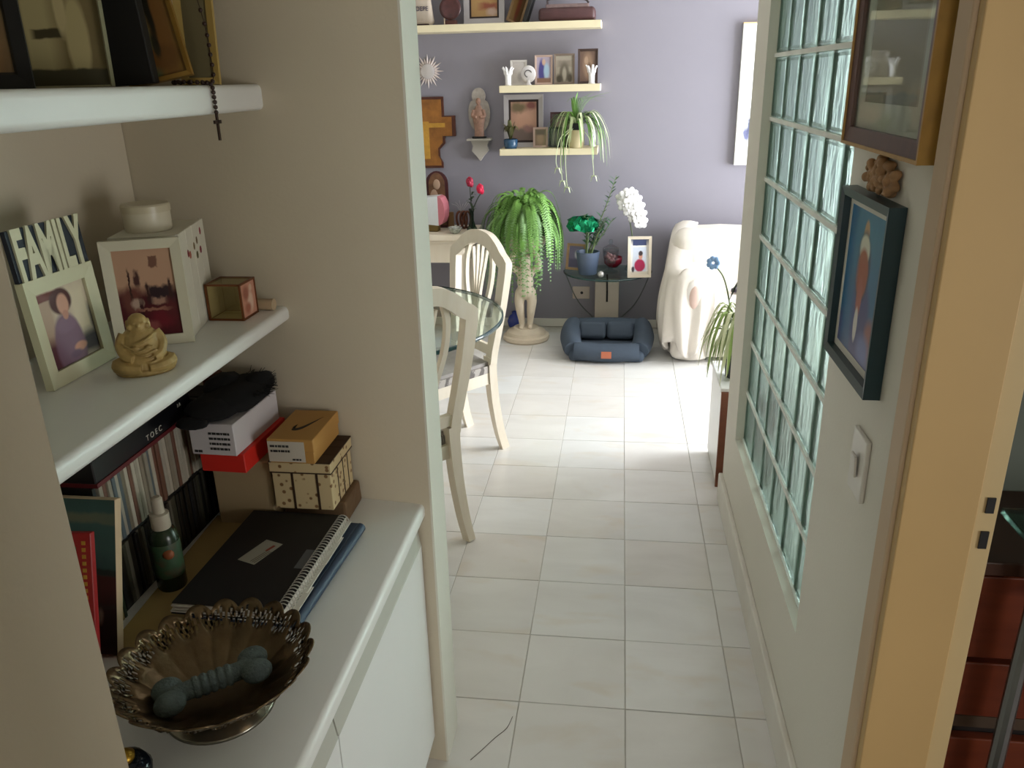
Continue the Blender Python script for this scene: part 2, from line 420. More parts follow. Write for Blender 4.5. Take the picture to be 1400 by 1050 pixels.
# end face of that wall, its stronger light put into a whiter paint
bm = bm_new(); box(bm, -.4625, -.4575, 1.600, 1.726, 0, H); struct('wall_end_lit', bm, M_wall)
bm = bm_new(); box(bm, -1.19, -1.09, .40, 1.668, 0, H); struct('wall_niche_back', bm, M_cream)
bm = bm_new(); box(bm, -1.19, -.462, -1.8, .50, 0, H, None, .004); struct('wall_left', bm, M_cream)
bm = bm_new(); box(bm, -3.6, 3.05, 5.585, 5.70, 0, H); wfar = struct('wall_far', bm, M_lilac)
bm = bm_new(); box(bm, -3.6, 3.05, 5.573, 5.586, 0, .058, None, .003); struct('baseboard_far', bm, M_stonebase)
# corridor partition on the right with glass-block window: opening Y 1.71-2.85, z .385-2.095
GY0, GY1, GZ0, NR, NC, P = 1.708, 2.848, .385, 9, 6, .19
bm = bm_new()
box(bm, .40, .50, 1.18, GY0, 0, H); box(bm, .40, .50, GY1, 3.10, 0, H)
box(bm, .40, .50, GY0, GY1, 0, GZ0); box(bm, .40, .50, GY0, GY1, GZ0+NR*P, H)
box(bm, .40, .50, .36, 1.18, 2.12, H); box(bm, .40, .50, -1.8, .36, 0, H)
wr = struct('wall_right', bm, M_wall)
bm = bm_new()                                                   # mortar joints
for r in range(NR+1): box(bm, .424, .470, GY0, GY1, GZ0+r*P-.006, GZ0+r*P+.006)
for c in range(NC+1): box(bm, .431, .461, GY0+c*P-.003, GY0+c*P+.003, GZ0, GZ0+NR*P)
obj('mortar', bm, mat('white_mortar', 'dfe1da', .8), wr)
bm = bm_new()
vs = box(bm, -.018, .018, .0035, P-.0035, .0065, P-.0065, None, .006, 2)
for f in list(bm.faces):
    if abs(f.normal.x) > .99 and f.calc_area() > .01:
        r = bmesh.ops.inset_region(bm, faces=[f], thickness=.010, depth=0)
        bmesh.ops.translate(bm, verts=f.verts, vec=(-.0035*(1 if f.normal.x > 0 else -1), 0, 0))
bmesh.ops.recalc_face_normals(bm, faces=bm.faces)
gme = bpy.data.meshes.new('glass_block'); bm.to_mesh(gme); bm.free()
gme.materials.append(glass('rippled_block_glass', 'b2c1b9', .34, 1.22, bump=.6, bscale=24, thin=.42, milky=.02))
for r in range(NR):
    for c in range(NC):
        o = link('glass_block', gme, None, wr); o.location = (.446, GY0+c*P, GZ0+r*P)
bm = bm_new(); box(bm, .383, .401, 1.245, 3.10, 0, .12, None, .005); struct('baseboard_right', bm, M_stonebase)
# doorway to the study: architrave, lining, rebate with two strike slots
bm = bm_new(); box(bm, .384, .402, 1.182, 1.236, 0, 2.18, None, .004); box(bm, .384, .402, .30, .356, 0, 2.18, None, .004); box(bm, .384, .402, .30, 1.236, 2.12, 2.18, None, .004)
tr = struct('trim_2', bm, mat('pinkish_tan_casing', 'c2a98a', .55, var=.03))
bm = bm_new(); box(bm, .390, .499, 1.160, 1.181, 0, 2.12, None, .002); box(bm, .390, .499, .356, .376, 0, 2.12); box(bm, .390, .499, .356, 1.181, 2.10, 2.121)
d1 = struct('door_1', bm, M_tan)
bm = bm_new(); box(bm, .498, .531, 1.168, 1.183, 0, 2.12, None, .001); obj('rebate', bm, M_tan2, d1)
for (z0, z1) in ((1.030, 1.056), (.968, .998)):
    bm = bm_new(); box(bm, .512, .524, 1.1655, 1.170, z0, z1); obj('strike_slot', bm, M_black, d1)
# partition between study and alcove, study outer wall with its window, end walls
bm = bm_new(); box(bm, .50, 3.05, 1.62, 1.70, 0, H); struct('wall_study', bm, mat('dimmed_grey_green_plaster', '6f756c', .8, var=.03))  # plaster colour darkened to carry the dimness of the study
bm = bm_new()
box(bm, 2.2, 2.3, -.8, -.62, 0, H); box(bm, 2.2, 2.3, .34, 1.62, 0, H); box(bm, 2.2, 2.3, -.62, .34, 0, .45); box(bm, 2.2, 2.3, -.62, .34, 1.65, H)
struct('wall_study_outer', bm, MATS['dimmed_grey_green_plaster'])
bm = bm_new(); box(bm, .50, 2.3, -.8, -.7, 0, H); struct('wall_study_end', bm, MATS['dimmed_grey_green_plaster'])
bm = bm_new(); ring_frame(bm, .96, 1.20, .045, .05, T(2.25, -.14, .45) @ RZ(-PI/2)); struct('window_1', bm, M_white)
bm = bm_new()
box(bm, -1.19, -.42, -1.9, -1.8, 0, H); box(bm, .36, .50, -1.9, -1.8, 0, H); box(bm, -.42, .36, -1.9, -1.8, 0, .95); box(bm, -.42, .36, -1.9, -1.8, 2.2, H)
struct('wall_back', bm, M_wall)
bm = bm_new(); ring_frame(bm, .78, 1.25, .045, .05, T(-.03, -1.83, .95) @ RZ(PI)); struct('window_2', bm, M_white)
# living room side walls with their windows
bm = bm_new()
box(bm, 3.05, 3.17, 1.62, 3.38, 0, H); box(bm, 3.05, 3.17, 5.46, 5.70, 0, H); box(bm, 3.05, 3.17, 3.38, 5.46, 2.3, H)
struct('wall_living_right', bm, M_wall)
bm = bm_new(); ring_frame(bm, 2.08, 2.3, .06, .06, T(3.11, 4.42, 0) @ RZ(-PI/2)); box(bm, 3.06, 3.11, 4.39, 4.45, .05, 2.25); struct('window_3', bm, M_white)
bm = bm_new()
box(bm, -3.72, -3.6, 1.68, 5.70, 0, H)
struct('wall_living_left', bm, M_wall)
bm = bm_new(); box(bm, -3.72, 3.17, -1.9, 5.70, H, H+.1); struct('ceiling', bm, M_ceil)

# ------------------------------------------------------------------ built-in niche: shelves, counter, cabinet
def nwall(x): return 1.6+(-.462-x)/.628*.07
def shelf_board(z0, z1, xf, label, bev):
    bm = bm_new(); prism(bm, [(-1.091, .499), (xf, .499), (xf, nwall(xf)+.001), (-1.091, nwall(-1.091)+.001)], z0, z1)
    es = [e for e in bm.edges if all(abs(v.co.x-xf) < 1e-4 for v in e.verts) and abs(e.verts[0].co.z-e.verts[1].co.z) < 1e-4]
    bmesh.ops.bevel(bm, geom=es, offset=bev, segments=4, affect='EDGES', profile=.5)
    return obj('niche_shelf', bm, M_white, None, True, .6), label
for z0, z1, lab in ((1.616, 1.665, 'white lacquered niche shelf that carries the rosary and old frames'), (1.180, 1.212, 'white lacquered niche shelf that carries the golden laughing figurine')):
    o, _ = shelf_board(z0, z1, -.758, lab, .011); tag(o, lab, 'shelf')
o, _ = shelf_board(.720, .757, -.476, '', .012); o.name = 'countertop'; tag(o, 'white lacquered countertop along the niche with bowl and notebooks on it', 'countertop')
cab = thing('base_cabinet', 'white built-in cabinet with two doors under the niche countertop', 'cabinet', (-.79, 1.05, 0))
def cpart(name, x0, x1, y0, y1, z0, z1, m, bev=0, parent=cab):
    bm = bm_new(); box(bm, x0+.79, x1+.79, y0-1.05, y1-1.05, z0, z1, None, bev); return obj(name, bm, m, parent)
cpart('body', -1.089, -.508, .502, 1.603, .08, .7195, M_whitedoor); cpart('plinth', -1.089, -.55, .502, 1.603, 0, .08, M_pull)
for y0, y1 in ((.504, .998), (1.003, 1.592)):
    bm = bm_new()
    M = T(0, 0, 0) @ Matrix(((1, 0, 0, .79), (0, 0, -1, y1-1.05), (0, 1, 0, 0), (0, 0, 0, 1)))
    prism(bm, [(-.507, .09), (-.487, .09), (-.487, .655), (-.507, .655)], 0, y1-y0, M)
    d = obj('door', bm, M_whitedoor, cab)
    bm = bm_new(); prism(bm, [(-.507, .655), (-.487, .655), (-.4885, .660), (-.493, .692), (-.498, .702), (-.507, .702)], 0, y1-y0, M); obj('finger_pull', bm, M_pull, d)

# ================================================================== things in the niche
ZS, ZC, ZT = 1.212, .757, 1.665
# ---- middle shelf
M_framecream = mat('cream_frame_paint', 'd3d0b0', .5, var=.03)
fam = thing('photo_frame', 'cream photo frame with FAMILY letters on top, portrait of a seated person in mauve', 'picture frame', (-.950, 1.192, ZS), PI/2, None, -.07)
W_, H_ = .172, .175
bm = bm_new(); ring_frame(bm, W_, H_, .024, .014, Matrix.Identity(4), 0, .003); obj('frame', bm, M_framecream, fam)
bm = bm_new(); box(bm, -W_/2+.005, W_/2-.005, -.005, 0, .005, H_-.005); obj('backing', bm, mat('backing_board', '4a3a2c', .8), fam)
portrait = pic('portrait_print', 'cbb9a4', [
    ('r', .12, .5, .14, .5, 'b79c86', .3), ('r', .2, .93, .22, .05, '6a2a24', .2), ('e', .95, .35, .22, .30, '3d3a48', .2), ('e', .10, .10, .2, .26, '5b2f3c', .3),
    ('r', .8, .62, .16, .32, 'dccdb2', .3), ('r', .85, .16, .2, .12, '35303a', .4), ('e', .44, .20, .30, .46, '7d5f74', .08), ('e', .45, .50, .2, .10, '84677c', .2),
    ('e', .46, .82, .22, .17, '4a1c20', .1), ('e', .49, .77, .115, .14, 'd2a08a', .15), ('e', .49, .63, .06, .06, 'c48f7c', .2), ('e', .62, .16, .13, .06, 'c9937c', .2), ('e', .5, .09, .12, .05, '6f556c', .3)], .3, .02)
quad('picture', W_-.05, H_-.05, portrait, fam, T(0, -.0057, .025))
bm = bm_new(); box(bm, -W_/2, W_/2, -.010, -.002, H_-.001, H_+.079); obj('name_board', bm, mat('navy_board', '18202f', .6), fam)
text('FAMILY', .108, M_framecream, fam, T(0, -.0115, H_+.003), 'lettering', .0022, .462, .004)
M_framewhite = mat('ivory_frame_paint', 'd8d4bd', .5, var=.03)
inter = pic('interior_print', 'b88a72', [('r', .5, .8, .6, .3, 'c09a80', .2), ('r', .5, .18, .6, .34, '4d1620', .2), ('e', .22, .42, .16, .16, '6b3a34', .3), ('r', .72, .47, .22, .10, '2f2028', .2),
    ('e', .3, .38, .1, .06, 'b59a8a', .3), ('r', .68, .40, .12, .04, 'a98574', .3), ('r', .66, .85, .07, .06, '7b5648', .15), ('e', .35, .66, .05, .10, '4b2c2c', .3), ('e', .7, .2, .2, .1, '6e1f2c', .4), ('r', .36, .22, .03, .2, '37121a', .3), ('e', .85, .3, .1, .12, '5a2028', .4), ('r', .22, .60, .015, .16, '3a2020', .3), ('r', .88, .52, .02, .12, '3a2020', .3), ('r', .50, .50, .012, .10, '3a2020', .3), ('e', .5, .12, .1, .06, '8a4a48', .4), ('r', .55, .30, .25, .015, '9a6a5a', .4)], .3, .09, 12)
picture_frame('photo_frame', 'ivory photo frame with a faded reddish photo of a dining room', (-.905, 1.359, ZS), .136, .196, .40, .05, .018, .013, M_framewhite, inter)
# white plank box behind the frame, a lidded jar on it
wb = thing('wooden_box', 'white plank box painted with small red flowers behind the ivory frame', 'box', (-.937, 1.481, ZS), .25)
bm = bm_new(); box(bm, -.064, .056, -.092, .10, 0, .195); obj('body', bm, mat('white_chalk_paint', 'd9d5c4', .7, var=.05, scale=20), wb)
for k in range(4):
    bm = bm_new(); box(bm, .0555, .0615, -.092+k*.048+.0008, -.092+(k+1)*.048-.0008, 0, .197, None, .001, 1); obj('plank', bm, mat('white_chalk_paint', 'd9d5c4', .7), wb)
for k, (yy, zz, cc) in enumerate(((-.035, .16, '7a2330'), (-.022, .155, 'a05a48'), (.015, .165, '6f5a38'), (.03, .145, '55502f'), (.075, .185, '8a2430'), (.06, .15, '7a2330'), (.04, .172, '6f5a38'))):
    bm = bm_new(); ball(bm, (.0615, yy-.01, zz-.008), (.001, .006+.002*(k % 2), .008), 8); obj('painted_flower', bm, mat('flower_'+cc, cc, .8), wb)
jar = thing('round_tin', 'small round ivory tin standing on the white plank box', 'tin', (-.945, 1.465, ZS+.195))
bm = bm_new(); lathe(bm, [(0, 0), (.041, 0), (.043, .004), (.043, .036), (0, .036)], 32); obj('body', bm, mat('ivory_tin', 'd4ccb6', .35, var=.03), jar, True, .6)
bm = bm_new(); lathe(bm, [(.039, .036), (.0445, .036), (.0445, .048), (.042, .051), (0, .051)], 32); obj('lid', bm, mat('ivory_lid', 'c9bfa4', .35), jar, True, .6)
# glass box with brown edges
gb = thing('glass_box', 'small glass display box with copper edges and a pink picture side', 'box', (-.8420, 1.552, ZS), .0)
a, b_, h_ = .036, .034, .076; bm = bm_new()
for sx in (-1, 1):
    for sy in (-1, 1): box(bm, sx*a-.002, sx*a+.002, sy*b_-.002, sy*b_+.002, 0, h_)
    for z in (.002, h_-.002): box(bm, sx*a-.002, sx*a+.002, -b_, b_, z-.002, z+.002)
for sy in (-1, 1):
    for z in (.002, h_-.002): box(bm, -a, a, sy*b_-.002, sy*b_+.002, z-.002, z+.002)
obj('edge_frame', bm, mat('copper_edge', '7b4a2a', .4, .6), gb)
bm = bm_new(); box(bm, -a, a, -b_, -b_+.0015, .003, h_-.003); obj('front_pane', bm, glass('clear_thin_glass', 'f2f0e4', .02, 1.45, thin=.7), gb)
bm = bm_new(); box(bm, -a, a, -b_, b_, h_-.002, h_-.0005); obj('top_pane', bm, glass('clear_thin_glass', 'f2f0e4', .02), gb)
bm = bm_new(); box(bm, -a, a, b_-.0015, b_, .003, h_-.003); box(bm, -a, a, -b_, b_, .001, .003); box(bm, -a, -a+.0015, -b_, b_, .003, h_-.003); obj('inner_lining', bm, mat('cream_card', 'cdbf98', .8), gb)
quad('picture_side', 2*b_-.003, h_-.006, pic('pink_print', 'c98f78', [('e', .6, .4, .2, .3, 'e2c1ac', .3), ('e', .35, .7, .2, .2, '9b5844', .4), ('e', .4, .25, .2, .15, 'a8644e', .4), ('e', .7, .8, .1, .1, 'd9b7a0', .3)], .3), gb, T(a+.0004, 0, .003) @ RZ(PI/2))
bm = bm_new(); box(bm, a-.001, a, -b_, b_, .003, h_-.003); obj('side_panel', bm, mat('cream_card', 'cdbf98', .8), gb)
bm = bm_new(); tube(bm, [(-.822, 1.605, ZS+.0118), (-.776, 1.604, ZS+.0118)], .0125, 16); o = obj('candle_stub', bm, mat('beige_wax', 'b9a384', .5), None, True, .6); tag(o, 'short beige roll lying beside the glass box', 'roll')
# laughing figurine: one sculpted surface
bd = thing('laughing_figurine', 'golden seated laughing figurine on the niche shelf in front of the frames', 'figurine', (-.841, 1.212, ZS), .55)
bm = bm_new()
lathe(bm, [(0, 0), (.040, 0), (.043, .004), (.041, .010), (0, .011)], 24, Matrix.Diagonal((1.12, .85, 1, 1)))
lathe(bm, [(0, .006), (.040, .008), (.038, .022), (.033, .045), (.026, .066), (.014, .078), (0, .080)], 20, Matrix.Diagonal((1, .8, 1, 1))); ball(bm, (0, .004, .040), (.033, .027, .032), 16); ball(bm, (0, -.010, .036), (.024, .020, .022), 14)          # trunk, belly
ball(bm, (0, 0, .066), (.026, .020, .014), 14)                                                                  # shoulders
ball(bm, (0, -.003, .085), (.0165, .0155, .0175), 14); ball(bm, (0, -.010, .079), (.012, .009, .008), 10)       # head, jowls
for s in (-1, 1):
    tube(bm, cr([(s*.022, .002, .066), (s*.031, -.004, .050), (s*.027, -.018, .036), (s*.016, -.026, .030)], 4), [.0115, .011, .009, .007], 8)   # arms
    tube(bm, cr([(s*.020, .002, .018), (s*.040, -.006, .017), (s*.030, -.024, .015), (s*.006, -.030, .013)], 4), [.015, .013, .011, .008], 8)     # legs
    ball(bm, (s*.0165, .001, .082), (.003, .004, .010), 8); ball(bm, (s*.013, -.012, .0815), (.006, .004, .005), 8)
    ball(bm, (s*.006, -.017, .088), (.0035, .002, .0015), 8); ball(bm, (s*.010, -.026, .048), (.006, .004, .004), 8)
ball(bm, (0, -.0185, .084), (.003, .003, .003), 8); ball(bm, (0, -.0165, .0785), (.006, .002, .0015), 8)
for k in range(5): tube(bm, cr([(-.030+k*.004, -.018+k*.002, .058-k*.008), (-.006+k*.004, -.031, .044-k*.007), (.018+k*.004, -.025, .050-k*.007)], 4), .0016, 6)   # robe folds
tube(bm, cr([(.026, -.004, .068), (.006, -.026, .060), (-.030, -.012, .046)], 5), .003, 6)
fuse('figure', bm, mat('old_gold_resin', 'a48a54', .5, .05, var=.22, scale=60), bd, .0013, 1)

# ---- top shelf
tp = pic('dimmed_sepia_print', '6f5636', [('r', .5, .5, .35, .45, '8a6238', .3), ('r', .3, .5, .06, .4, 'a08050', .4), ('e', .5, .95, .5, .2, '3c4238', .3), ('r', .75, .4, .05, .3, '5e4024', .3)], .4)  # brown print, its colours partly darkened by the niche's shade
picture_frame('photo_frame', 'black photo frame with a dark brown picture on the rosary shelf', (-.965, 1.095, ZT), .19, .24, .55, .06, .018, .018, M_black, tp, mat('dark_mat', '2a241a', .7), .004)
ch = pic('dimmed_building_print', '8a7c58', [('r', .42, .40, .24, .36, 'b3a679', .1), ('r', .8, .55, .3, .6, '7d6f4c', .3), ('r', .38, .62, .14, .03, '5b5238', .2), ('r', .42, .34, .16, .03, '4a4430', .2), ('e', .72, .30, .12, .28, 'b8aa7c', .15), ('r', .4, .85, .14, .2, '6e6a4a', .2), ('r', .40, .75, .1, .1, '8a8a64', .3), ('r', .5, .03, .6, .08, '4e4a38', .1), ('e', .58, .52, .06, .2, 'c0b184', .2)], .25)  # whites and creams dimmed, with the shelf's shade in the print colours
picture_frame('photo_frame', 'frameless photo block with a picture of a white building, beside the black book', (-.925, 1.275, ZT), .145, .23, .30, .05, .003, .02, mat('clear_acrylic', '9a9478', .2), ch)
bm = bm_new(); box(bm, -.070, .070, -.012, .012, 0, .25, None, .002); o = obj('dark_book', bm, mat('black_book_cloth', '0f0d0b', .6)); o.location = (-.908, 1.385, ZT+.001); o.rotation_euler = (0, -.06, .12); tag(o, 'tall black book between the photo block and the gold-edged picture', 'book')
gp = pic('green_gold_print', '8a6a30', [('e', .40, .55, .30, .6, '4f5a3c', .15), ('e', .42, .5, .16, .5, '66704e', .3), ('e', .75, .4, .2, .5, '7a5428', .3), ('e', .65, .15, .3, .1, '6e4a22', .3), ('r', .05, .5, .08, .6, 'a07f38', .2), ('e', .58, .25, .06, .1, '2d2a1c', .3), ('e', .62, .65, .06, .4, '1e1c12', .3)], .4, .06)
picture_frame('icon_frame', 'gold-edged picture leaning sideways on the rosary shelf', (-.850, 1.435, ZT+.006), .110, .22, .30, .10, .008, .014, M_gold, gp).rotation_euler = (-.16, -.20, .25)
picture_frame('icon_frame', 'small cream arched plaque with grey centre, rosary around it', (-.803, 1.485, ZT), .068, .19, .12, .10, .012, .01, mat('cream_plaque', 'b69a56', .5), mat('dull_grey_print', '6d6446', .6, var=.1))
ros = thing('rosary', 'brown bead rosary with a cross hanging over the shelf edge', 'rosary', (-.7775, 1.470, ZT))
bm = bm_new()
path = cr([(-.012, .0, .17), (.004, -.006, .10), (.010, -.012, .05), (.010, -.018, .006), (-.015, -.025, .005), (-.06, -.02, .005), (-.045, -.035, .006), (-.005, -.045, .005), (.0215, -.05, .001), (.0245, -.05, -.02), (.0245, -.05, -.045)], 6)
for i, p in enumerate(path):
    if i % 2 == 0: ball(bm, p, .0042, 8)
obj('beads', bm, mat('brown_beads', '2e1710', .4), ros, True)
bm = bm_new(); tube(bm, path, .0007, 5); obj('cord', bm, mat('brown_cord', '2a1a12', .8), ros)
bm = bm_new(); box(bm, .0225, .0260, -.0525, -.0475, -.092, -.045); box(bm, .0225, .0260, -.062, -.038, -.064, -.058); obj('cross', bm, mat('brown_beads', '2e1710', .4), ros)

# ---- counter: CD rack and its cases
rk = thing('cd_rack', 'black two-tier rack full of CD cases at the back of the counter', 'rack', (-1.005, 1.37, ZC))
bm = bm_new(); box(bm, -.078, .070, -.22, .195, 0, .004); obj('bottom_board', bm, M_black, rk)
bm = bm_new(); box(bm, -.078, .070, -.22, .195, .129, .135); obj('middle_board', bm, M_black, rk)
bm = bm_new(); box(bm, -.078, .066, -.228, -.22, 0, .260); obj('side_board', bm, M_black, rk)
bm = bm_new(); box(bm, -.078, .066, .195, .203, 0, .260); obj('side_board', bm, M_black, rk)
cdm = bpy.data.meshes.new('cd_case'); bm = bm_new(); box(bm, 0, .140, 0, .0098, 0, .123, None, .0008, 1); bm.to_mesh(cdm); bm.free()
CDN = {'8d8778': 'taupe', 'a09a8c': 'light grey', '77705f': 'olive grey', 'b0a898': 'cream', '596468': 'slate blue', '6a4a3c': 'brown', '9a9384': 'stone grey', '867c6c': 'dull beige', '16140f': 'brownish black', '201d17': 'dark umber', '2c2a24': 'charcoal', '1a1a1c': 'blue black', '3a382c': 'dark olive', '5c584c': 'mid grey', '100f0d': 'jet black'}
def cd_row(z, pal, n, lab, grp, colr):
    y = 1.155
    for k in range(n):
        me = cdm.copy(); me.materials.clear(); c = pal[random.randrange(len(pal))]
        me.materials.append(mat('cd_spine_'+c, c, .3, var=.1, scale=40))
        o = link('cd_case', me, None); o.location = (-1.0745+random.uniform(-.002, .004), y, z); y += .0103
        tag(o, lab % CDN[c], 'cd case', grp)
cd_row(ZC+.1355, ['8d8778', 'a09a8c', '77705f', 'b0a898', '596468', '6a4a3c', '9a9384', '867c6c'], 33, 'slim CD case with %s spine in the upper tier of the rack', 'pale CD cases in the upper tier', 0)
cd_row(ZC+.0045, ['16140f', '201d17', '2c2a24', '1a1a1c', '3a382c', '5c584c', '100f0d'], 38, 'slim CD case with %s spine in the lower tier of the rack', 'dark CD cases in the lower tier', 0)
bx = thing('game_box', 'flat black box with white letters and a red lower edge lying on the rack', 'box', (-1.005, 1.29, ZC+.260))
bm = bm_new(); box(bm, -.082, .074, -.145, .19, .008, .052, None, .002, 1); obj('lid', bm, mat('black_gloss_card', '0b0b10', .35), bx)
bm = bm_new(); box(bm, -.080, .0745, -.143, .188, 0, .008); obj('red_base', bm, mat('dark_red_card', '5c1018', .5), bx)
text('T O E C', .016, mat('white_print', 'c9c5bc', .6), bx, T(.0746, .045, .016) @ RZ(PI/2), 'lettering', .0003)
text('I A', .011, mat('white_print', 'c9c5bc', .6), bx, T(.0746, .145, .036) @ RZ(PI/2), 'lettering', .0003)

# ---- boxes at the far end of the niche
bm = bm_new(); box(bm, -.905, -.775, 1.475, 1.622, ZC, .914, None, .002, 1); o = obj('cardboard_box', bm, mat('plain_beige_card', 'a08a68', .85, var=.05)); tag(o, 'plain beige carton under the red and white shoe box', 'box')
sb = thing('shoe_box', 'white shoe box with printed label sitting in a red lid', 'box', (-.848, 1.52, .914), -.04)
bm = bm_new(); box(bm, -.045, .053, -.098, .10, 0, .043, None, .0015, 1); obj('red_lid', bm, mat('orange_red_card', 'd42a20', .5, var=.04), sb)
bm = bm_new(); box(bm, -.054, .044, -.108, .092, .043, .112, None, .0015, 1); obj('white_box', bm, mat('white_card', 'cfc9cc', .6, var=.04), sb)
def label_strip(parent, x0, x1, y, z, zt, n, seed, m=None):
    rr = random.Random(seed); bm = bm_new()
    for k in range(n):
        zz = z+(zt-z)*k/n; xx = x0
        while xx < x1-.004:
            w = rr.uniform(.003, .010); box(bm, xx, min(x1, xx+w), y-.0004, y, zz, zz+(zt-z)/n*.45); xx += w+.0015
    return obj('printed_lines', bm, m or mat('dark_print', '2c2b2c', .8), parent)
label_strip(sb, -.012, .034, -.1082, .055, .100, 4, 3)
label_strip(sb, -.048, -.030, -.1082, .048, .060, 1, 5)
# black fringed scarf bundled on the shoe box
sc = thing('fringed_scarf', 'black fringed scarf bundled on top of the shoe box', 'scarf', (-.855, 1.51, 1.027))
bm = bm_new(); ball(bm, (0, .02, .018), (.068, .105, .026), 20); ball(bm, (-.015, -.05, .015), (.058, .06, .022), 16); ball(bm, (.03, .07, .026), (.035, .045, .024), 14); ball(bm, (-.035, .04, .032), (.036, .06, .022), 14); ball(bm, (-.03, -.115, .004), (.035, .022, .013), 12)
for v in bm.verts: v.co += Vector((0, 0, 1))*noise.noise(v.co*38)*.006; v.co.z = max(v.co.z, .0005)
obj('folds', bm, mat('black_wool', '08080a', .95, var=.3, scale=90), sc, True)
bm = bm_new()
for k in range(120):
    a = random.uniform(-.6, 1.9); c = Vector((math.cos(a)*.062, .035+math.sin(a)*.085, random.uniform(.012, .035)))
    d = Vector((math.cos(a), math.sin(a), random.uniform(-.3, .9))); tube(bm, [c, c+d*.008, c+d*.016+Vector((0, 0, -.002))], [.0008, .0004], 4)
obj('fringe', bm, mat('black_wool', '08080a', .95), sc)
bm = bm_new(); box(bm, -.020, .020, -.014, .014, 0, .055, None, .006, 2); o = obj('wooden_block', bm, wood('reddish_wood', '4a2416', '6b3722')); o.location = (-.935, 1.592, 1.0185); tag(o, 'small reddish wooden block behind the black scarf', 'block')
bm = bm_new(); box(bm, -1.075, -.912, 1.578, 1.645, ZC, 1.0185); o = obj('dark_file_box', bm, mat('dark_brown_card', '1d1712', .7)); tag(o, 'dark brown file box in the niche corner behind the scarf', 'box')
# flowered box on a brown bag, ochre shoe box on it
bm = bm_new(); box(bm, -.768, -.625, 1.500, 1.612, ZC, .8105, None, .006, 2)
for v in bm.verts: v.co += Vector((noise.noise(v.co*30)*.004, noise.noise(v.co*27+Vector((3, 1, 2)))*.003, 0))
o = obj('brown_bag', bm, mat('brown_kraft_paper', '6b5238', .85, var=.12, scale=20, bump=.3, bscale=40)); tag(o, 'folded brown kraft bag under the flowered box', 'bag')
fb = thing('flowered_box', 'cream flowered lidded box with dark brown bands', 'box', (-.702, 1.533, .8105))
M_flow = pattern('flower_print', 'c9b48a', '7c5a38', 62, .26, .7, 'voronoi', .05); M_band = mat('brown_band', '35210f', .7)
bm = bm_new(); box(bm, -.064, .064, -.068, .066, 0, .086, None, .001, 1); obj('body', bm, M_flow, fb)
bm = bm_new(); box(bm, -.067, .067, -.071, .069, .086, .112, None, .001, 1); ld = obj('lid', bm, M_flow, fb)
bm = bm_new(); box(bm, -.0675, .0675, -.0715, .0695, .0855, .0885); box(bm, -.0675, .0675, -.0715, .0695, .110, .1125); obj('lid_band', bm, M_band, ld)
bm = bm_new()
bm.free()
for x in (-.020, .034):
    bm = bm_new(); box(bm, x-.0025, x+.0025, -.0690, -.0675, 0, .086); obj('band', bm, M_band, fb)
for y in (-.025, .01, .04):
    bm = bm_new(); box(bm, .0635, .0650, y-.0015, y+.0015, 0, .086); obj('band', bm, M_band, fb)
for y in (-.03, .01, .045):
    bm = bm_new(); box(bm, -.066, .066, y-.0015, y+.0015, .1120, .1130); obj('top_band', bm, M_band, ld)
yb = thing('ochre_shoe_box', 'ochre shoe box with a dark curved tick and a white label, on the flowered box', 'box', (-.712, 1.535, .9235), .0)
bm = bm_new(); box(bm, -.048, .048, -.080, .075, 0, .030, None, .001, 1); obj('body', bm, mat('ochre_card', 'b98a48', .6, var=.05), yb)
bm = bm_new(); box(bm, -.050, .050, -.082, .077, .026, .055, None, .0015, 1); ld = obj('lid', bm, mat('ochre_card', 'b98a48', .6), yb)
bm = bm_new()
top = cr([(-.012, -.004, 0), (-.016, -.022, 0), (.000, -.018, 0), (.030, .040, 0)], 6); low = cr([(.030, .040, 0), (.006, -.026, 0), (-.014, -.034, 0), (-.012, -.004, 0)], 6)
prism(bm, [(p.x, p.y) for p in top[:-1]]+[(p.x, p.y) for p in low[:-1]], .0551, .0556); obj('tick_mark', bm, mat('dark_tick', '332a1e', .7), ld)
bm = bm_new(); box(bm, -.049, .030, -.0826, -.0820, .004, .050); lb = obj('label', bm, mat('white_label', 'c4bcae', .7), yb)
label_strip(lb, -.044, .000, -.0827, .026, .048, 2, 8); label_strip(lb, .002, .026, -.0827, .008, .016, 1, 9)

# ---- notebooks, folder, envelope
bm = bm_new(); box(bm, -.112, .100, -.23, .225, 0, .005, None, .001, 1); o = obj('manila_envelope', bm, mat('manila_paper', 'a8905c', .8, var=.06)); o.location = (-.805, 1.285, ZC); o.rotation_euler = (0, 0, .05); tag(o, 'manila envelope lying under the black notebook', 'envelope')
nf = thing('navy_binder', 'navy blue ring binder under the spiral notebook', 'binder', (-.688, 1.302, ZC+.005), -.05)
M_navy = mat('navy_vinyl', '22364f', .5, var=.06)
bm = bm_new(); box(bm, -.105, .095, -.165, .165, 0, .0025, None, .001, 1); obj('back_cover', bm, M_navy, nf)
bm = bm_new(); box(bm, -.105, .095, -.165, .165, .0195, .022, None, .001, 1); obj('front_cover', bm, M_navy, nf)
bm = bm_new(); tube(bm, [(.098, -.165, .0112), (.098, .165, .0112)], .0110, 16); obj('spine', bm, M_navy, nf, True, .7)
bm = bm_new(); box(bm, -.100, .088, -.160, .160, .0025, .0195); obj('pages', bm, M_paper, nf)
nb = thing('spiral_notebook', 'black spiral notebook with a pale label card on its cover', 'notebook', (-.716, 1.292, ZC+.027), -.02)
bm = bm_new(); box(bm, -.106, .106, -.170, .170, 0, .0015); obj('back_cover', bm, M_black, nb)
bm = bm_new()
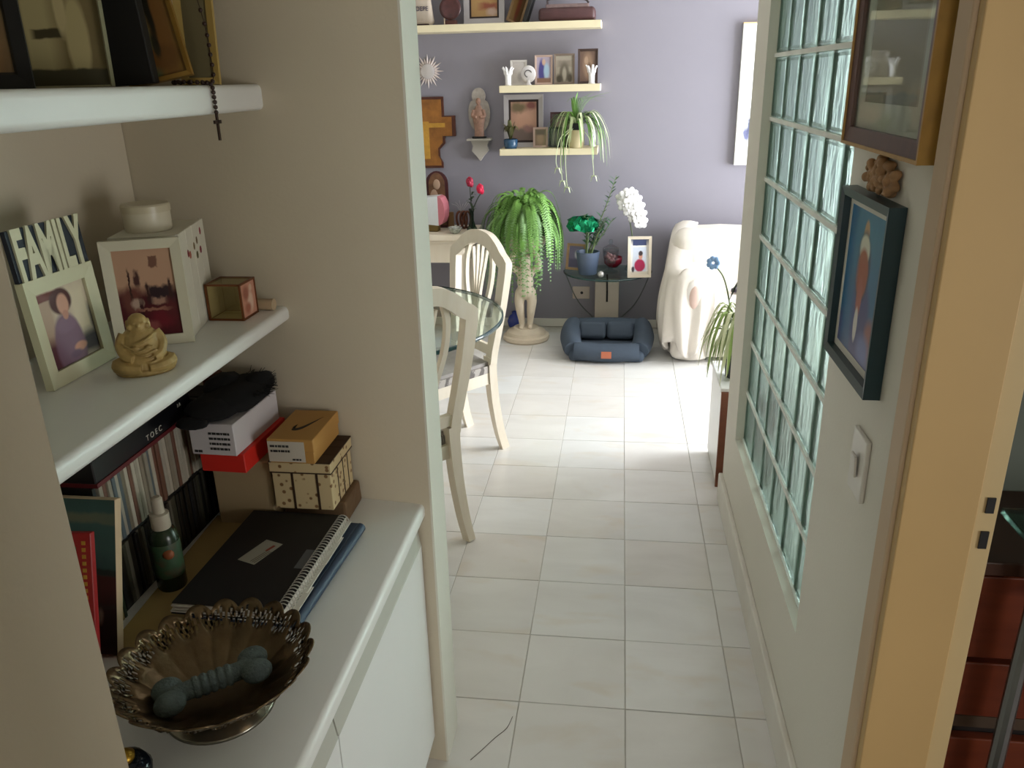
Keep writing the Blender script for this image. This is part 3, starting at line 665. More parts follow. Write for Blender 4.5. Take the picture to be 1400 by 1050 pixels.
for k in range(6): box(bm, -.104+random.uniform(-.003, .002), .104, -.169+random.uniform(-.006, .004), .166, .0015+k*.0026, .0015+(k+1)*.0026-.0003)
obj('pages', bm, mat('notebook_pages', 'c9c2b8', .8), nb)
bm = bm_new(); box(bm, -.106, .104, -.164, .170, .0172, .0190, None, .0006, 1); cv = obj('front_cover', bm, mat('black_cover', '0a0a0c', .6), nb)
bm = bm_new(); box(bm, -.040, .040, -.021, .021, .0190, .0196, T(-.018, .012, 0) @ RZ(1.25)); lb = obj('label_card', bm, mat('grey_card', '9c9688', .7), cv)
bm = bm_new(); box(bm, -.012, .010, -.006, .0, .0196, .0199, T(-.006, .028, 0) @ RZ(1.15)); obj('red_logo', bm, mat('red_print', '8a3426', .7), lb)
bm = bm_new()
for k in range(3): box(bm, -.022, .022, -.012+k*.005, -.0105+k*.005, .0196, .0199, T(-.015, -.002, 0) @ RZ(1.15))
obj('printed_lines', bm, mat('brown_print', '5a5044', .7), lb)
bm = bm_new(); box(bm, .070, .094, -.035, .030, .0190, .0196); obj('grey_tab', bm, mat('grey_tab', '5a5c60', .5), cv)
bm = bm_new()
for k in range(34):
    y = -.155+k*.0094; tube(bm, [(.100+.0125*math.cos(a), y+.0004*i, .0142+.0125*math.sin(a)) for i, a in enumerate([2*PI*q/14 for q in range(14)])], .0011, 5)
obj('spiral', bm, mat('white_plastic_coil', 'b9b4aa', .4), nb)
bm = bm_new()
for k, (y0, y1, dx) in enumerate(((-.165, -.07, .016), (-.09, .02, .012), (.0, .10, .014), (.08, .160, .010))): box(bm, .095, .106+dx, y0, y1, .004+k*.0015, .0055+k*.0015)
obj('loose_sheet', bm, M_paper, nb)

# ---- books, canvas and bottle at the near end
bt = thing('spray_bottle', 'green-labelled bottle with a white cap standing against the CD rack', 'bottle', (-.888, 1.238, ZC+.005))
bm = bm_new(); lathe(bm, [(0, 0), (.025, 0), (.027, .004), (.027, .110), (.022, .124), (.014, .130), (0, .130)], 24); obj('body', bm, mat('dark_green_plastic', '23301f', .25, var=.1), bt, True, .7)
bm = bm_new(); lathe(bm, [(.0272, .030), (.0275, .031), (.0275, .100), (.0272, .101)], 24); lb = obj('label', bm, pattern('green_label_print', '2f4a30', '4c3a2a', 40, .42, .5, 'noise', .1), bt, True)
bm = bm_new(); ball(bm, (.016, -.0205, .082), (.012, .009, .010), 10); obj('orange_emblem', bm, mat('orange_emblem', '8a4a26', .6), lb, True)
bm = bm_new(); lathe(bm, [(.017, .128), (.0175, .130), (.0175, .158), (.011, .160), (.0105, .188), (.007, .192), (0, .192)], 20); obj('cap', bm, mat('white_cap', 'b5aa98', .4), bt, True, .6)
for k, (y, h, c, d_) in enumerate(((1.122, .150, '3d4024', .008), (1.132, .145, '7a6a30', .006), (1.1405, .155, '26331f', .007))):
    bm = bm_new(); box(bm, -1.075, -.925, y-d_/2, y+d_/2, ZC, ZC+h, None, .0008, 1); o = obj('thin_book', bm, mat('thin_book_'+c, c, .6)); tag(o, ['thin olive book standing beside the canvas', 'thin mustard book standing between two green ones', 'thin dark green book standing next to the CD rack'][k], 'book')
cvs = thing('painted_canvas', 'small canvas painted teal over dark red leaning on the counter', 'painting', (-.973, 1.040, ZC+.003), .0, None, -.29)
bm = bm_new(); box(bm, -.098, .098, -.009, .009, 0, .268, None, .001, 1); obj('stretcher', bm, mat('raw_canvas_edge', 'c4a98a', .8), cvs)
quad('painted_face', .196, .266, pic('teal_painting', '33504a', [('r', .5, .78, .7, .16, '3f5f58', .4), ('r', .45, .88, .6, .03, '6a705a', .5), ('r', .5, .42, .7, .10, '45201a', .2), ('r', .5, .12, .7, .24, '2a1712', .3), ('e', .2, .2, .2, .1, '4a2018', .4), ('r', .55, .53, .6, .02, '1d2a24', .4), ('e', .7, .12, .04, .03, '8a7a6a', .4), ('e', .85, .25, .03, .05, '7a6a5a', .4)], .7, .06), cvs, T(0, -.0094, .001))
rb = thing('picture_book', 'red and yellow edged picture book standing in front of the teal canvas', 'book', (-.945, .945, ZC), .08, None, -.27)
bm = bm_new(); box(bm, -.090, .090, -.006, .006, 0, .262, None, .001, 1); obj('cover', bm, mat('red_cover', '9c1a1c', .4), rb)
quad('cover_picture', .156, .22, pic('green_cover_print', '3f5a3a', [('e', .6, .5, .3, .4, '34503f', .3), ('e', .4, .7, .2, .2, '556b3c', .4), ('e', .8, .3, .2, .2, '2f4a58', .3)], .4), rb, T(-.012, -.0064, .02))
bm = bm_new()
for k in range(22): box(bm, .075, .081, -.0068, -.0060, .012+k*.011, .018+k*.011)
obj('yellow_notch', bm, mat('yellow_print', 'b98a2c', .5), rb)
pw = thing('blue_glass_jar', 'small dark blue glass jar beside the metal bowl and the wall edge', 'jar', (-.705, .785, ZC))
bm = bm_new(); lathe(bm, [(0, 0), (.022, 0), (.032, .012), (.034, .028), (.026, .042), (.016, .046), (0, .046)], 20); obj('body', bm, mat('dark_blue_glass', '141c24', .15), pw, True)
bm = bm_new(); lathe(bm, [(0, .044), (.014, .044), (.015, .052), (.007, .058), (0, .059)], 16); obj('stopper', bm, mat('brass_stopper', 'b08a2c', .35, .7), pw, True)

# ---- scalloped metal bowl and the dog bone
bw = thing('scalloped_bowl', 'dark bronze bowl with fluted sides and pierced wavy rim', 'bowl', (-.648, .945, ZC), .3)
NL = 20; seg = NL*10; prof = []
for k in range(15):
    t = k/14; prof.append((.050+.097*t, .020+.066*t**1.6))
rings = []; bm = bm_new()
def bowl_v(r, z, i, t):
    a = 2*PI*i/seg; ph = a*NL/2
    fl = abs(math.sin(ph+t*1.3))**.7
    rr = r*(1+.085*t*(fl-.6)); zz = z+.013*t*(fl-.5)
    return bm.verts.new((rr*math.cos(a), rr*math.sin(a), zz))
c0 = bm.verts.new((0, 0, .017))
for k, (r, z) in enumerate(prof): rings.append([bowl_v(r, z, i, max(0, k/14-.05)) for i in range(seg)])
for i in range(seg): bm.faces.new((c0, rings[0][i], rings[0][(i+1) % seg]))
for k in range(14):
    for i in range(seg):
        u = i % 10
        if k in (10, 12) and u in (2, 4, 6, 8): continue
        if k == 11 and u in (1, 3, 5, 7, 9): continue
        bm.faces.new((rings[k][i], rings[k][(i+1) % seg], rings[k+1][(i+1) % seg], rings[k+1][i]))
M_bronze = mat('aged_bronze', '6e5c44', .30, .85, var=.35, scale=18, bump=.15, bscale=60)
bo = obj('dish', bm, M_bronze, bw, True)
sm = bo.modifiers.new('thickness', 'SOLIDIFY'); sm.thickness = .0022; sm.offset = -1
bm = bm_new(); lathe(bm, [(.040, .016), (.050, .014), (.060, .008), (.080, .004), (.083, 0), (.078, 0), (.056, .003), (.038, .010)], 48); obj('foot', bm, mat('silver_plate', '8f8a7e', .25, .9, var=.1), bw, True)
bn = thing('dog_bone', 'grey-green rubber dog bone lying in the bronze bowl', 'dog toy', (-.650, .938, ZC+.0385), .55)
bm = bm_new(); tube(bm, [(-.055, 0, .014), (.055, 0, .014)], .0145, 16)
for s in (-1, 1):
    for q in (-1, 1): ball(bm, (s*.064, q*.017, .015), (.024, .021, .0175), 14)
    ball(bm, (s*.052, 0, .014), (.016, .018, .0145), 12)
for k in range(5):
    x = -.024+k*.012; tube(bm, [(x-.0032, 0, .014), (x+.0032, 0, .014)], .0172, 16)
for v in bm.verts: v.co.z += .10*v.co.x*0
o = fuse('bone', bm, mat('grey_green_rubber', '5d6a68', .8, var=.18, scale=70, bump=.4, bscale=260), bn, .0016, 1)
bn.rotation_euler = (0, -.06, .62)

# ================================================================== living room
# ---- dining chairs and glass table
M_seat = pattern('grey_figured_fabric', 'b4aca4', '6f6864', 34, .50, .9, 'wave', .18)
M_seattop = mat('pale_grey_fabric', 'a29b96', .9, var=.08, scale=40)
def make_chair(label, loc, rz):
    t = thing('dining_chair', label, 'chair', loc, rz)
    lean = .12
    def bk(x, z): return (x, -.005-(z-.44)*lean, z)
    # rear posts with crest: one continuous shield frame
    side = cr([bk(*p) for p in ((.158, .44), (.160, .50), (.178, .60), (.198, .72), (.210, .83), (.214, .900))], 4)
    crest = cr([bk(*p) for p in ((.214, .900), (.172, .922), (.130, .955), (.070, .986), (0, .995))], 4)[1:]
    rh = side+crest; pts = rh+[Vector((-p.x, p.y, p.z)) for p in rh[-2::-1]]
    nrm = Vector((0, math.cos(lean), lean)); bm = bm_new()
    ww = [.044+.018*math.sin(PI*i/(len(pts)-1)) for i in range(len(pts))]
    sweep(bm, pts, ww, .034, nrm); obj('back_frame', bm, M_cream_wood, t)
    bm = bm_new(); inner = cr([bk(*p) for p in ((.094, .95), (.112, .88), (.102, .77), (.058, .64), (.040, .52))], 4)
    for s in (-1, 1): sweep(bm, [Vector((s*p.x, p.y, p.z)) for p in inner], .022, .018, nrm)
    sweep(bm, [bk(-.155, .50), bk(.155, .50)], .045, .022, nrm)
    obj('back_rail', bm, M_cream_wood, t)
    bm = bm_new()
    for k in (-1.3, -.45, .45, 1.3):
        sweep(bm, cr([bk(k*.046, .965-abs(k)*.018), bk(k*.034, .86), bk(k*.017, .73), bk(k*.020, .62), bk(k*.024, .51)], 4), .011, .014, nrm)
    sweep(bm, [bk(-.035, .715), bk(.035, .715)], .022, .018, nrm)
    obj('splat', bm, M_cream_wood, t)
    for s in (-1, 1):
        bm = bm_new(); sweep(bm, cr([(s*.150, -.006, .47), (s*.151, -.004, .40), (s*.154, -.014, .25), (s*.160, -.036, .10), (s*.165, -.062, 0)], 5), [.054-.024*i/20 for i in range(21)], .040, (0, 1, .2)); obj('leg', bm, M_cream_wood, t)
        bm = bm_new(); sweep(bm, cr([(s*.195, .405, .40), (s*.203, .418, .30), (s*.197, .410, .14), (s*.200, .414, 0)], 5), [.046-.020*i/15 for i in range(16)], .034, (0, 1, 0)); obj('leg', bm, M_cream_wood, t)
    bm = bm_new(); a = bm_new(); a.free()
    prism(bm, [(-.165, -.012), (.165, -.012), (.225, .425), (-.225, .425)], .345, .400); obj('seat_rail', bm, M_cream_wood, t)
    bm = bm_new(); prism(bm, [(-.168, .004), (.168, .004), (.228, .430), (-.228, .430)], .400, .435); st = obj('seat', bm, M_seat, t)
    bm = bm_new(); prism(bm, [(-.160, .012), (.160, .012), (.219, .421), (-.219, .421)], 0, .016)
    for v in bm.verts: v.co.z += .435
    obj('cushion_top', bm, M_seattop, st)
    return t
def chair_at(label, foot, ang, side):
    """place a chair so that its rear foot on the given side stands at foot; ang = heading of the chair"""
    rz = ang-PI/2; off = Matrix.Rotation(rz, 2) @ Vector((side*.165, -.062))
    return make_chair(label, (foot[0]-off.x, foot[1]-off.y, 0), rz)
chair_at('cream shield-back dining chair standing beyond the glass table toward the fern', (-.571, 3.526), math.atan2(-.66, -.75), -1)
chair_at('cream shield-back dining chair on the corridor side of the glass table', (-.594, 2.681), math.atan2(.63, -.78), 1)
tb = thing('dining_table', 'round glass dining table on a cream carved pedestal', 'table', (-1.118, 3.176, 0))
bm = bm_new(); lathe(bm, [(0, .728), (.595, .728), (.60, .732), (.60, .738), (.595, .742), (0, .742)], 96); obj('glass_top', bm, glass('table_glass', 'eef6f2', .01, 1.45, thin=.8), tb, True, .5)
bm = bm_new(); lathe(bm, [(.596, .7265), (.6025, .7285), (.6025, .7405), (.596, .7435)], 96); obj('glass_edge', bm, mat('dark_green_glass_edge', '1d3a3a', .1), tb, True)
bm = bm_new(); lathe(bm, [(0, .25), (.06, .25), (.075, .30), (.05, .40), (.045, .55), (.07, .64), (.16, .70), (.17, .728), (0, .728)], 32); obj('column', bm, M_cream_wood, tb, True, .8)
for k in range(4):
    a = .52+k*PI/2; c_, s_ = math.cos(a), math.sin(a)
    bm = bm_new(); sweep(bm, cr([(c_*.04, s_*.04, .34), (c_*.13, s_*.13, .30), (c_*.21, s_*.21, .12), (c_*.29, s_*.29, .022)], 6), [.07-.035*i/18 for i in range(19)], .05, (-s_, c_, 0)); obj('foot', bm, M_cream_wood, tb)

# ---- console table by the far wall and its ornaments
cs = thing('console_table', 'cream wooden console table against the lilac wall with ornaments on it', 'console table', (-1.56, 5.36, 0))
bm = bm_new(); prism(bm, [(-.62, -.19), (.52, -.19), (.57, -.15), (.57, .21), (-.62, .21)], .690, .725); obj('top', bm, M_cream_wood, cs)
bm = bm_new(); box(bm, -.59, .545, -.165, .20, .665, .690, None, .008); obj('moulding', bm, M_cream_wood, cs)
bm = bm_new(); box(bm, -.57, .525, -.150, .195, .535, .665, None, .004); obj('apron', bm, M_cream_wood, cs)
for x in (-.53, .485):
    for y in (-.12, .165):
        bm = bm_new(); sweep(bm, cr([(x, y, .54), (x, y-.006, .40), (x, y+.004, .18), (x, y, 0)], 5), [.06-.028*i/15 for i in range(16)], .05, (0, 1, 0)); obj('leg', bm, M_cream_wood, cs)
ZK = .725
ic = thing('arched_icon', 'dark red arched wooden icon standing at the back of the console', 'icon', (-1.268, 5.46, ZK), .1)
arch = [(-.075, 0), (.075, 0)]+[(.075*math.cos(a), .29+.085*math.sin(a)) for a in [PI*k/12 for k in range(13)]]
bm = bm_new(); prism(bm, arch, -.012, .012, RX(PI/2)); obj('panel', bm, mat('dark_red_wood', '3c0f14', .5), ic)
bm = bm_new(); prism(bm, [(x*.72, .02+z*.92) for x, z in arch], .012, .016, RX(PI/2)); obj('inner_panel', bm, mat('brown_gilt', '6a4a34', .5, .2, var=.4, scale=25), ic)
bm = bm_new(); ball(bm, (0, -.017, .29), (.024, .003, .034), 12); ball(bm, (-.02, -.017, .20), (.028, .003, .06), 12); obj('pale_figure', bm, mat('pale_figure_paint', 'a88a74', .7), ic, True)
hs = thing('rounded_box', 'white and pink half-round box with a black knob on the console', 'box', (-1.255, 5.32, ZK), -.15)
M = RX(PI/2)
half = [(-.09, .055), (.035, .045), (.035, .235), (-.09, .225)]
bm = bm_new(); prism(bm, half, -.05, .05, M); obj('white_front', bm, mat('white_gloss_paint', 'dfe3e6', .35), hs)
pk = [(.035, .045), (.060, .060), (.076, .100), (.080, .145), (.074, .190), (.056, .225), (.035, .235)]
bm = bm_new(); prism(bm, pk, -.048, .048, M); obj('pink_side', bm, mat('pink_gloss_paint', 'c4747f', .4), hs)
bm = bm_new(); lathe(bm, [(0, 0), (.008, 0), (.008, .006), (0, .008)], 12, T(-.052, -.05, .135) @ RX(PI/2)); obj('knob', bm, M_black, hs)
bm = bm_new(); box(bm, -.05, .02, -.03, .03, 0, .058, None, .008); obj('foot', bm, mat('olive_brass', '7a6434', .5, .3), hs)
bk_ = thing('woven_ornament', 'brown carved wooden ornament of curling loops on the console', 'ornament', (-1.105, 5.40, ZK))
bm = bm_new(); box(bm, -.085, -.045, -.012, .012, 0, .115, None, .006); obj('block', bm, wood('ochre_wood', '5a3d1e', '7a5a34'), bk_)
bm = bm_new()
for k in range(3): tube(bm, [((-.005+k*.026)+.022*math.cos(a), .012*math.sin(2*a), .062+.055*math.sin(a)) for a in [2*PI*q/20 for q in range(21)]], .008, 8)
obj('loop', bm, mat('red_brown_lacquer', '5c2c18', .35, var=.2), bk_, True)
bm = bm_new()
for k in range(6):
    a = k*1.05; tube(bm, cr([(.0, 0, .10), (-.02+.012*k, .01*math.cos(a), .15), (-.06+.026*k, .02, .165+.012*(k % 3))], 5), .0012, 5)
obj('wire', bm, mat('silver_wire', 'b9b4b4', .4, .7), bk_)
cy = thing('crystal_dish', 'small faceted crystal dish at the front of the console', 'dish', (-1.115, 5.245, ZK))
bm = bm_new(); lathe(bm, [(0, .004), (.020, 0), (.030, .006), (.050, .038), (.046, .040), (.022, .012), (0, .010)], 12, None, lambda a, r, z: 1+.12*math.sin(6*a)*(z/.04)); obj('dish', bm, mat('crystal_white', 'aeb4ac', .12, .4, var=.5, scale=60), cy)
vs_ = thing('bud_vase', 'slim green glass bud vase holding two red roses on the console', 'vase', (-1.015, 5.33, ZK))
bm = bm_new(); lathe(bm, [(0, 0), (.034, 0), (.036, .010), (.022, .035), (.013, .07), (.013, .12), (.020, .145), (.018, .145), (.010, .12), (.009, .07), (.016, .03), (0, .01)], 24); obj('vase', bm, glass('green_tint_glass', '9ab3a4', .03, 1.4, thin=.5), vs_, True)
for x, z, c in ((-.005, .315, 'a01c3c'), (.062, .270, 'e0204c')):
    bm = bm_new(); tube(bm, cr([(0, 0, .01), (.004, 0, .12), (x*.6, 0, .20), (x, 0, z-.03)], 5), .0035, 6); ob = obj('stem', bm, mat('rose_stem_green', '2f3f2a', .6), vs_)
    bm = bm_new()
    for k in range(7):
        a = k*2.4; ball(bm, (x+.010*math.cos(a), .010*math.sin(a), z+.004*k-.01), (.016, .016, .024), 8)
    obj('rose', bm, mat('rose_'+c, c, .5, var=.2, scale=40), ob, True)
bm = bm_new()
for k in range(9):
    a = k*.9; z = .13+.013*k; blade(bm, cr([(.003, 0, z), (.02*math.cos(a), .02*math.sin(a), z+.02), (.036*math.cos(a), .036*math.sin(a), z+.012)], 3), .008)
obj('rose_leaves', bm, mat('rose_leaf_green', '34492e', .6), vs_)

# ---- wall shelves
def wshelf(x0, x1, z0, z1, lab):
    bm = bm_new(); box(bm, x0, x1, 5.36, 5.586, z0, z1, None, .002, 1); tag(obj('wall_shelf', bm, M_shelf), lab, 'shelf')
wshelf(-2.35, -.185, 1.945, 1.986, 'long cream floating shelf above the others on the lilac wall')
wshelf(-.815, -.185, 1.583, 1.625, 'short cream floating shelf carrying small pictures and white hand vases')
wshelf(-.823, -.197, 1.202, 1.243, 'short cream floating shelf carrying the trailing spider plant')
# long shelf: pouch, plate on stand, frame, leaning picture, black book, brown album
ZA, ZB, ZE = 1.986, 1.625, 1.243
po = thing('fabric_pouch', 'cream fabric pouch with dark blue lettering on the long shelf', 'pouch', (-1.315, 5.45, ZA))
bm = bm_new(); box(bm, -.085, .085, -.035, .035, .0, .20, None, .028, 3)
for v in bm.verts:
    k = 1-.25*max(0, v.co.z-.05)/.15; v.co.x *= k; v.co.y *= k; v.co += Vector((noise.noise(v.co*25)*.006, 0, 0))
obj('body', bm, mat('cream_canvas', 'b5a798', .9, var=.08, scale=25), po, True)
text('DEPE', .036, mat('dark_blue_ink', '2c2748', .8), po, T(.022, -.0362, .085), 'lettering', .0006)
bm = bm_new(); ball(bm, (-.03, -.034, .17), (.03, .006, .02), 10); obj('red_motif', bm, mat('faded_red_ink', '8c4a4e', .8), po, True)
bm = bm_new(); box(bm, -.078, .060, -.033, .033, 0, .012, None, .004); obj('dark_hem', bm, mat('dark_brown_hem', '2c1614', .8), po)
pl = thing('round_plate', 'small dark red round plate on a wooden stand on the long shelf', 'plate', (-1.120, 5.45, ZA))
bm = bm_new(); lathe(bm, [(0, .0), (.050, .0), (.066, .008), (.068, .012), (.050, .006), (0, .005)], 32, T(0, .0, .095) @ RX(PI/2-.15)); obj('plate', bm, mat('dark_red_glaze', '4f2c2c', .35, var=.4, scale=25), pl, True)
bm = bm_new(); box(bm, -.035, .035, -.02, .035, 0, .03, None, .004); obj('stand', bm, mat('brown_stand', '5a3630', .6), pl)
bm = bm_new(); box(bm, -.040, -.034, -.03, -.02, 0, .04); obj('peg', bm, mat('pale_peg', 'b7a490', .6), pl)
M_silver = mat('silver_grey_frame', 'a9a4a6', .45, .2); M_dkline = mat('dark_brown_liner', '281614', .6)
oc = pic('ochre_rose_print', 'a07c4c', [('e', .4, .6, .4, .5, 'ad8a58', .4), ('r', .7, .25, .35, .08, '8a4a34', .5), ('e', .8, .1, .2, .1, 'b59a8a', .4)], .4, .1)
picture_frame('framed_picture', 'silver-grey framed ochre picture with dark liner on the long shelf', (-.915, 5.49, ZA), .255, .33, 0, .12, .034, .02, M_silver, oc, M_dkline, .012)
picture_frame('framed_picture', 'gold picture leaning sideways against a black book on the long shelf', (-.735, 5.47, ZA), .10, .24, .5, .1, .012, .015, mat('pale_gold', '8f7350', .5), pic('amber_print', '5f4526', [('e', .5, .5, .2, .5, '6b2c18', .4), ('r', .2, .5, .2, .6, '7d5c28', .4)], .4)).rotation_euler = (-.15, .42, .5)
bm = bm_new(); box(bm, -.012, .012, -.07, .07, 0, .24, None, .002); o = obj('black_book', bm, mat('black_book_cloth', '0f0d0b', .6)); o.location = (-.655, 5.46, ZA+.004); o.rotation_euler = (0, .34, 0); tag(o, 'black book leaning beside the brown album on the long shelf', 'book')
al = thing('leather_album', 'thick brown leather album with pale page edges lying on the long shelf', 'album', (-.392, 5.455, ZA))
bm = bm_new(); box(bm, -.175, .170, -.075, .075, 0, .075, None, .022, 3)
for v in bm.verts: v.co.z += noise.noise(v.co*18)*.004; v.co.z = max(0, v.co.z)
obj('cover', bm, mat('brown_leather', '4d2f30', .5, var=.15, scale=20, bump=.2), al, True, .9)
bm = bm_new(); box(bm, -.13, .13, -.06, .06, .073, .096, None, .004); obj('pages', bm, mat('aged_pages', '7a6664', .8, var=.2, scale=40), al)
bm = bm_new(); tube(bm, cr([(-.12, -.05, .097), (-.10, -.05, .125), (.09, -.05, .12), (.13, -.05, .097)], 5), .006, 8); obj('strap', bm, mat('dark_strap', '332626', .6), al)
# short shelf: small pictures and hand vases
def small(x, y, w, h, bz, fm, pm, lab, b=.012, mm=None, mb=0, rz=0): return picture_frame('small_picture', lab, (x, y, bz), w, h, rz, .10, b, .012, fm, pm, mm, mb)
small(-.707, 5.50, .105, .150, ZB, mat('white_frame', 'd2ccc8', .5), pic('blank_white_print', 'cdc6c2', [('e', .6, .3, .2, .2, 'b0aaa8', .4)], .5), 'blank white picture at the back of the short shelf')
hrt = thing('heart_ornament', 'white oval ornament with a dark curl in front of the blank picture', 'ornament', (-.640, 5.455, ZB))
bm = bm_new(); ball(bm, (0, 0, .065), (.048, .010, .052), 18); lathe(bm, [(0, 0), (.022, 0), (.012, .012), (.010, .03), (0, .03)], 14); obj('body', bm, mat('white_ceramic', 'd9d5d6', .3), hrt, True)
bm = bm_new(); tube(bm, [(.022*math.cos(a), -.0105, .068+.020*math.sin(a)) for a in [.3+q*.28 for q in range(16)]], .003, 6); obj('curl', bm, mat('grey_curl', '5a5658', .5), hrt)
small(-.545, 5.48, .112, .175, ZB, mat('pink_beige_frame', 'b59c90', .5), pic('blue_robe_print', 'a89cae', [('e', .35, .4, .22, .5, '4a4688', .2), ('e', .7, .45, .2, .3, 'a6c0d6', .3), ('e', .5, .8, .12, .12, 'c9a892', .3), ('r', .5, .08, .6, .1, '8a6a58', .3)], .4), 'pink-beige framed picture of a blue-robed figure')
small(-.415, 5.48, .130, .180, ZB, mat('brown_grey_frame', '75665a', .5), pic('grey_door_print', 'a39a8c', [('r', .5, .7, .4, .12, '8a8074', .3), ('e', .5, .35, .28, .4, '6c6458', .2), ('e', .5, .3, .12, .25, 'a8a092', .3), ('e', .2, .12, .2, .18, '4b4438', .4), ('e', .82, .15, .16, .2, '4b4438', .4)], .4), 'grey-brown framed sepia picture of an arch')
small(-.268, 5.485, .125, .205, ZB, mat('dark_bronze_frame', '3d2c26', .45), pic('sepia_group_print', '6b5448', [('e', .5, .55, .3, .4, '8a705c', .3), ('e', .4, .7, .12, .12, 'a58a74', .3), ('e', .6, .4, .12, .2, '57402f', .3)], .4), 'dark bronze framed sepia picture at the end of the short shelf', .014)
def hand_vase(x, y, rz, lab):
    t = thing('hand_vase', lab, 'vase', (x, y, ZB), rz)
    bm = bm_new(); lathe(bm, [(0, 0), (.022, 0), (.018, .010), (.019, .05), (.025, .075), (.020, .075), (.014, .05), (.012, .012), (0, .010)], 20); obj('cup', bm, mat('white_porcelain', 'ece9ea', .3), t, True)
    bm = bm_new()
    for k in range(7):
        a = 2*PI*k/7; c_, s_ = math.cos(a), math.sin(a)
        tube(bm, cr([(c_*.019, s_*.019, .066), (c_*.024, s_*.024, .088), (c_*.036, s_*.036, .104+.006*(k % 2))], 4), [.008, .0065, .004], 7)
    obj('petal_rim', bm, mat('white_porcelain', 'ece9ea', .3), t, True)
hand_vase(-.762, 5.395, 0, 'white porcelain flower-rimmed vase beside the blank picture')
hand_vase(-.240, 5.395, .4, 'white porcelain flower-rimmed vase in front of the dark bronze picture')
# lower shelf
rf = pic('rose_cloud_print', 'a98370', [('e', .5, .5, .4, .3, 'bd937e', .4), ('e', .3, .85, .3, .12, '6f6048', .4), ('e', .8, .9, .2, .1, '7c4a44', .4), ('r', .5, .14, .6, .18, '71605a', .3), ('e', .7, .3, .2, .1, '8e6a66', .4)], .35, .12)
picture_frame('framed_picture', 'silver-grey framed rose-coloured picture standing on the lower shelf', (-.680, 5.50, ZE), .255, .325, 0, .06, .030, .018, M_silver, rf, M_dkline, .014)
bp = thing('potted_plant', 'small olive-leaved plant in a blue pot on the lower shelf', 'plant', (-.755, 5.405, ZE))
bm = bm_new(); lathe(bm, [(0, 0), (.038, 0), (.044, .02), (.046, .055), (.040, .060), (.036, .050), (0, .048)], 24); obj('pot', bm, mat('blue_glazed_pot', '2a4a66', .25, var=.2, scale=20), bp, True)
bm = bm_new()
for k in range(30):
    a = k*2.4; e = .5+.5*random.random(); r = .075*e
    blade(bm, cr([(0, 0, .05), (r*.5*math.cos(a), r*.4*math.sin(a), .09+.05*e), (r*math.cos(a), r*.6*math.sin(a), .10+.08*random.random())], 4), .013)
obj('leaves', bm, mat('olive_leaf', '5a5a34', .5, var=.3, scale=30), bp)
small(-.568, 5.466, .095, .125, ZE, mat('pink_beige_frame', 'b59c90', .5), pic('brown_scene_print', '8a7660', [('e', .5, .4, .3, .3, 'a08a70', .4), ('r', .5, .8, .5, .15, '6d6454', .4)], .4), 'small brown picture beside the silver-grey frame on the lower shelf')
small(-.425, 5.50, .165, .215, ZE, mat('dark_maroon_frame', '3a1c20', .5), pic('dark_oval_print', '4a4440', [('e', .5, .5, .35, .4, '8c7f6c', .3), ('e', .5, .35, .25, .25, '4c5448', .4)], .4), 'dark maroon framed picture behind the spider plant')
small(-.455, 5.466, .115, .125, ZE, mat('dark_green_frame', '2c3430', .5), pic('grey_green_print', '59605a', [('e', .5, .5, .35, .35, '7a8078', .3)], .4), 'small grey-green picture in front of the maroon frame')
fg = thing('white_figurine', 'slender white figurine beside the cream plant pot on the lower shelf', 'figurine', (-.236, 5.505, ZE))
bm = bm_new(); lathe(bm, [(0, 0), (.022, 0), (.024, .006), (.015, .012), (.018, .04), (.013, .065), (.017, .085), (.006, .098), (0, .098)], 16, Matrix.Diagonal((1, .8, 1, 1))); ball(bm, (0, 0, .109), (.010, .010, .013), 10)
fuse('figure', bm, mat('white_porcelain', 'ece9ea', .3), fg, .0025, 1)
def spider_plant(name, label, loc, n, reach, up, w, m1, m2, pot=None, seed=1, rise=.12, drop=1.0, flat=1.0, back=None, rest=None):
    rr = random.Random(seed); t = thing(name, label, 'plant', loc)
    z0 = pot(t)
    for part, m in (('leaves', m1), ('pale_leaves', m2)):
        bm = bm_new()
        for k in range(n):
            a = rr.uniform(0, 2*PI); e = rr.uniform(.45, 1); r = reach*e; h = up*rr.uniform(.4, 1); dz = drop*rr.uniform(.2, 1)*r
            c_, s_ = math.cos(a), math.sin(a)*flat
            if back is not None and s_ > 0: s_ *= back
            P_ = (cr([(c_*.01, s_*.01, z0), (c_*r*.25, s_*r*.25, z0+h*.8), (c_*r*.6, s_*r*.6, z0+h), (c_*r*.9, s_*r*.9, z0+h*.55-dz*.35), (c_*r, s_*r, z0+h*.2-dz)], 4))
            if rest:                                             # leaves lie on the board they stand on and hang only past its edge
                for p in P_:
                    if rest(p.x+loc[0], p.y+loc[1]): p.z = max(p.z, .012)
            blade(bm, P_, w*rr.uniform(.7, 1.1), .3)
        obj(part, bm, m, t)
    return t
M_lf = mat('spider_leaf_green', '6f9a4a', .5, var=.2, scale=20); M_lp = mat('spider_leaf_pale', 'c3cfa2', .5, var=.1, scale=20)
def cream_pot(t):
    bm = bm_new(); lathe(bm, [(0, 0), (.044, 0), (.050, .01), (.054, .110), (.048, .110), (.044, .095), (0, .095)], 28); obj('pot', bm, mat('cream_ceramic', 'c9b992', .5), t, True, .8)
    bm = bm_new(); box(bm, -.026, .026, -.030, .012, .095, .150, None, .004); obj('plant_tag', bm, M_black, t); return .10
sp = spider_plant('spider_plant', 'green and white spider plant trailing from a cream pot on the lower shelf', (-.335, 5.412, ZE), 46, .245, .12, .0085, M_lf, M_lp, cream_pot, 4, 1, 1.25, .55, .12, lambda x, y: -.835 < x < -.185 and y > 5.348)
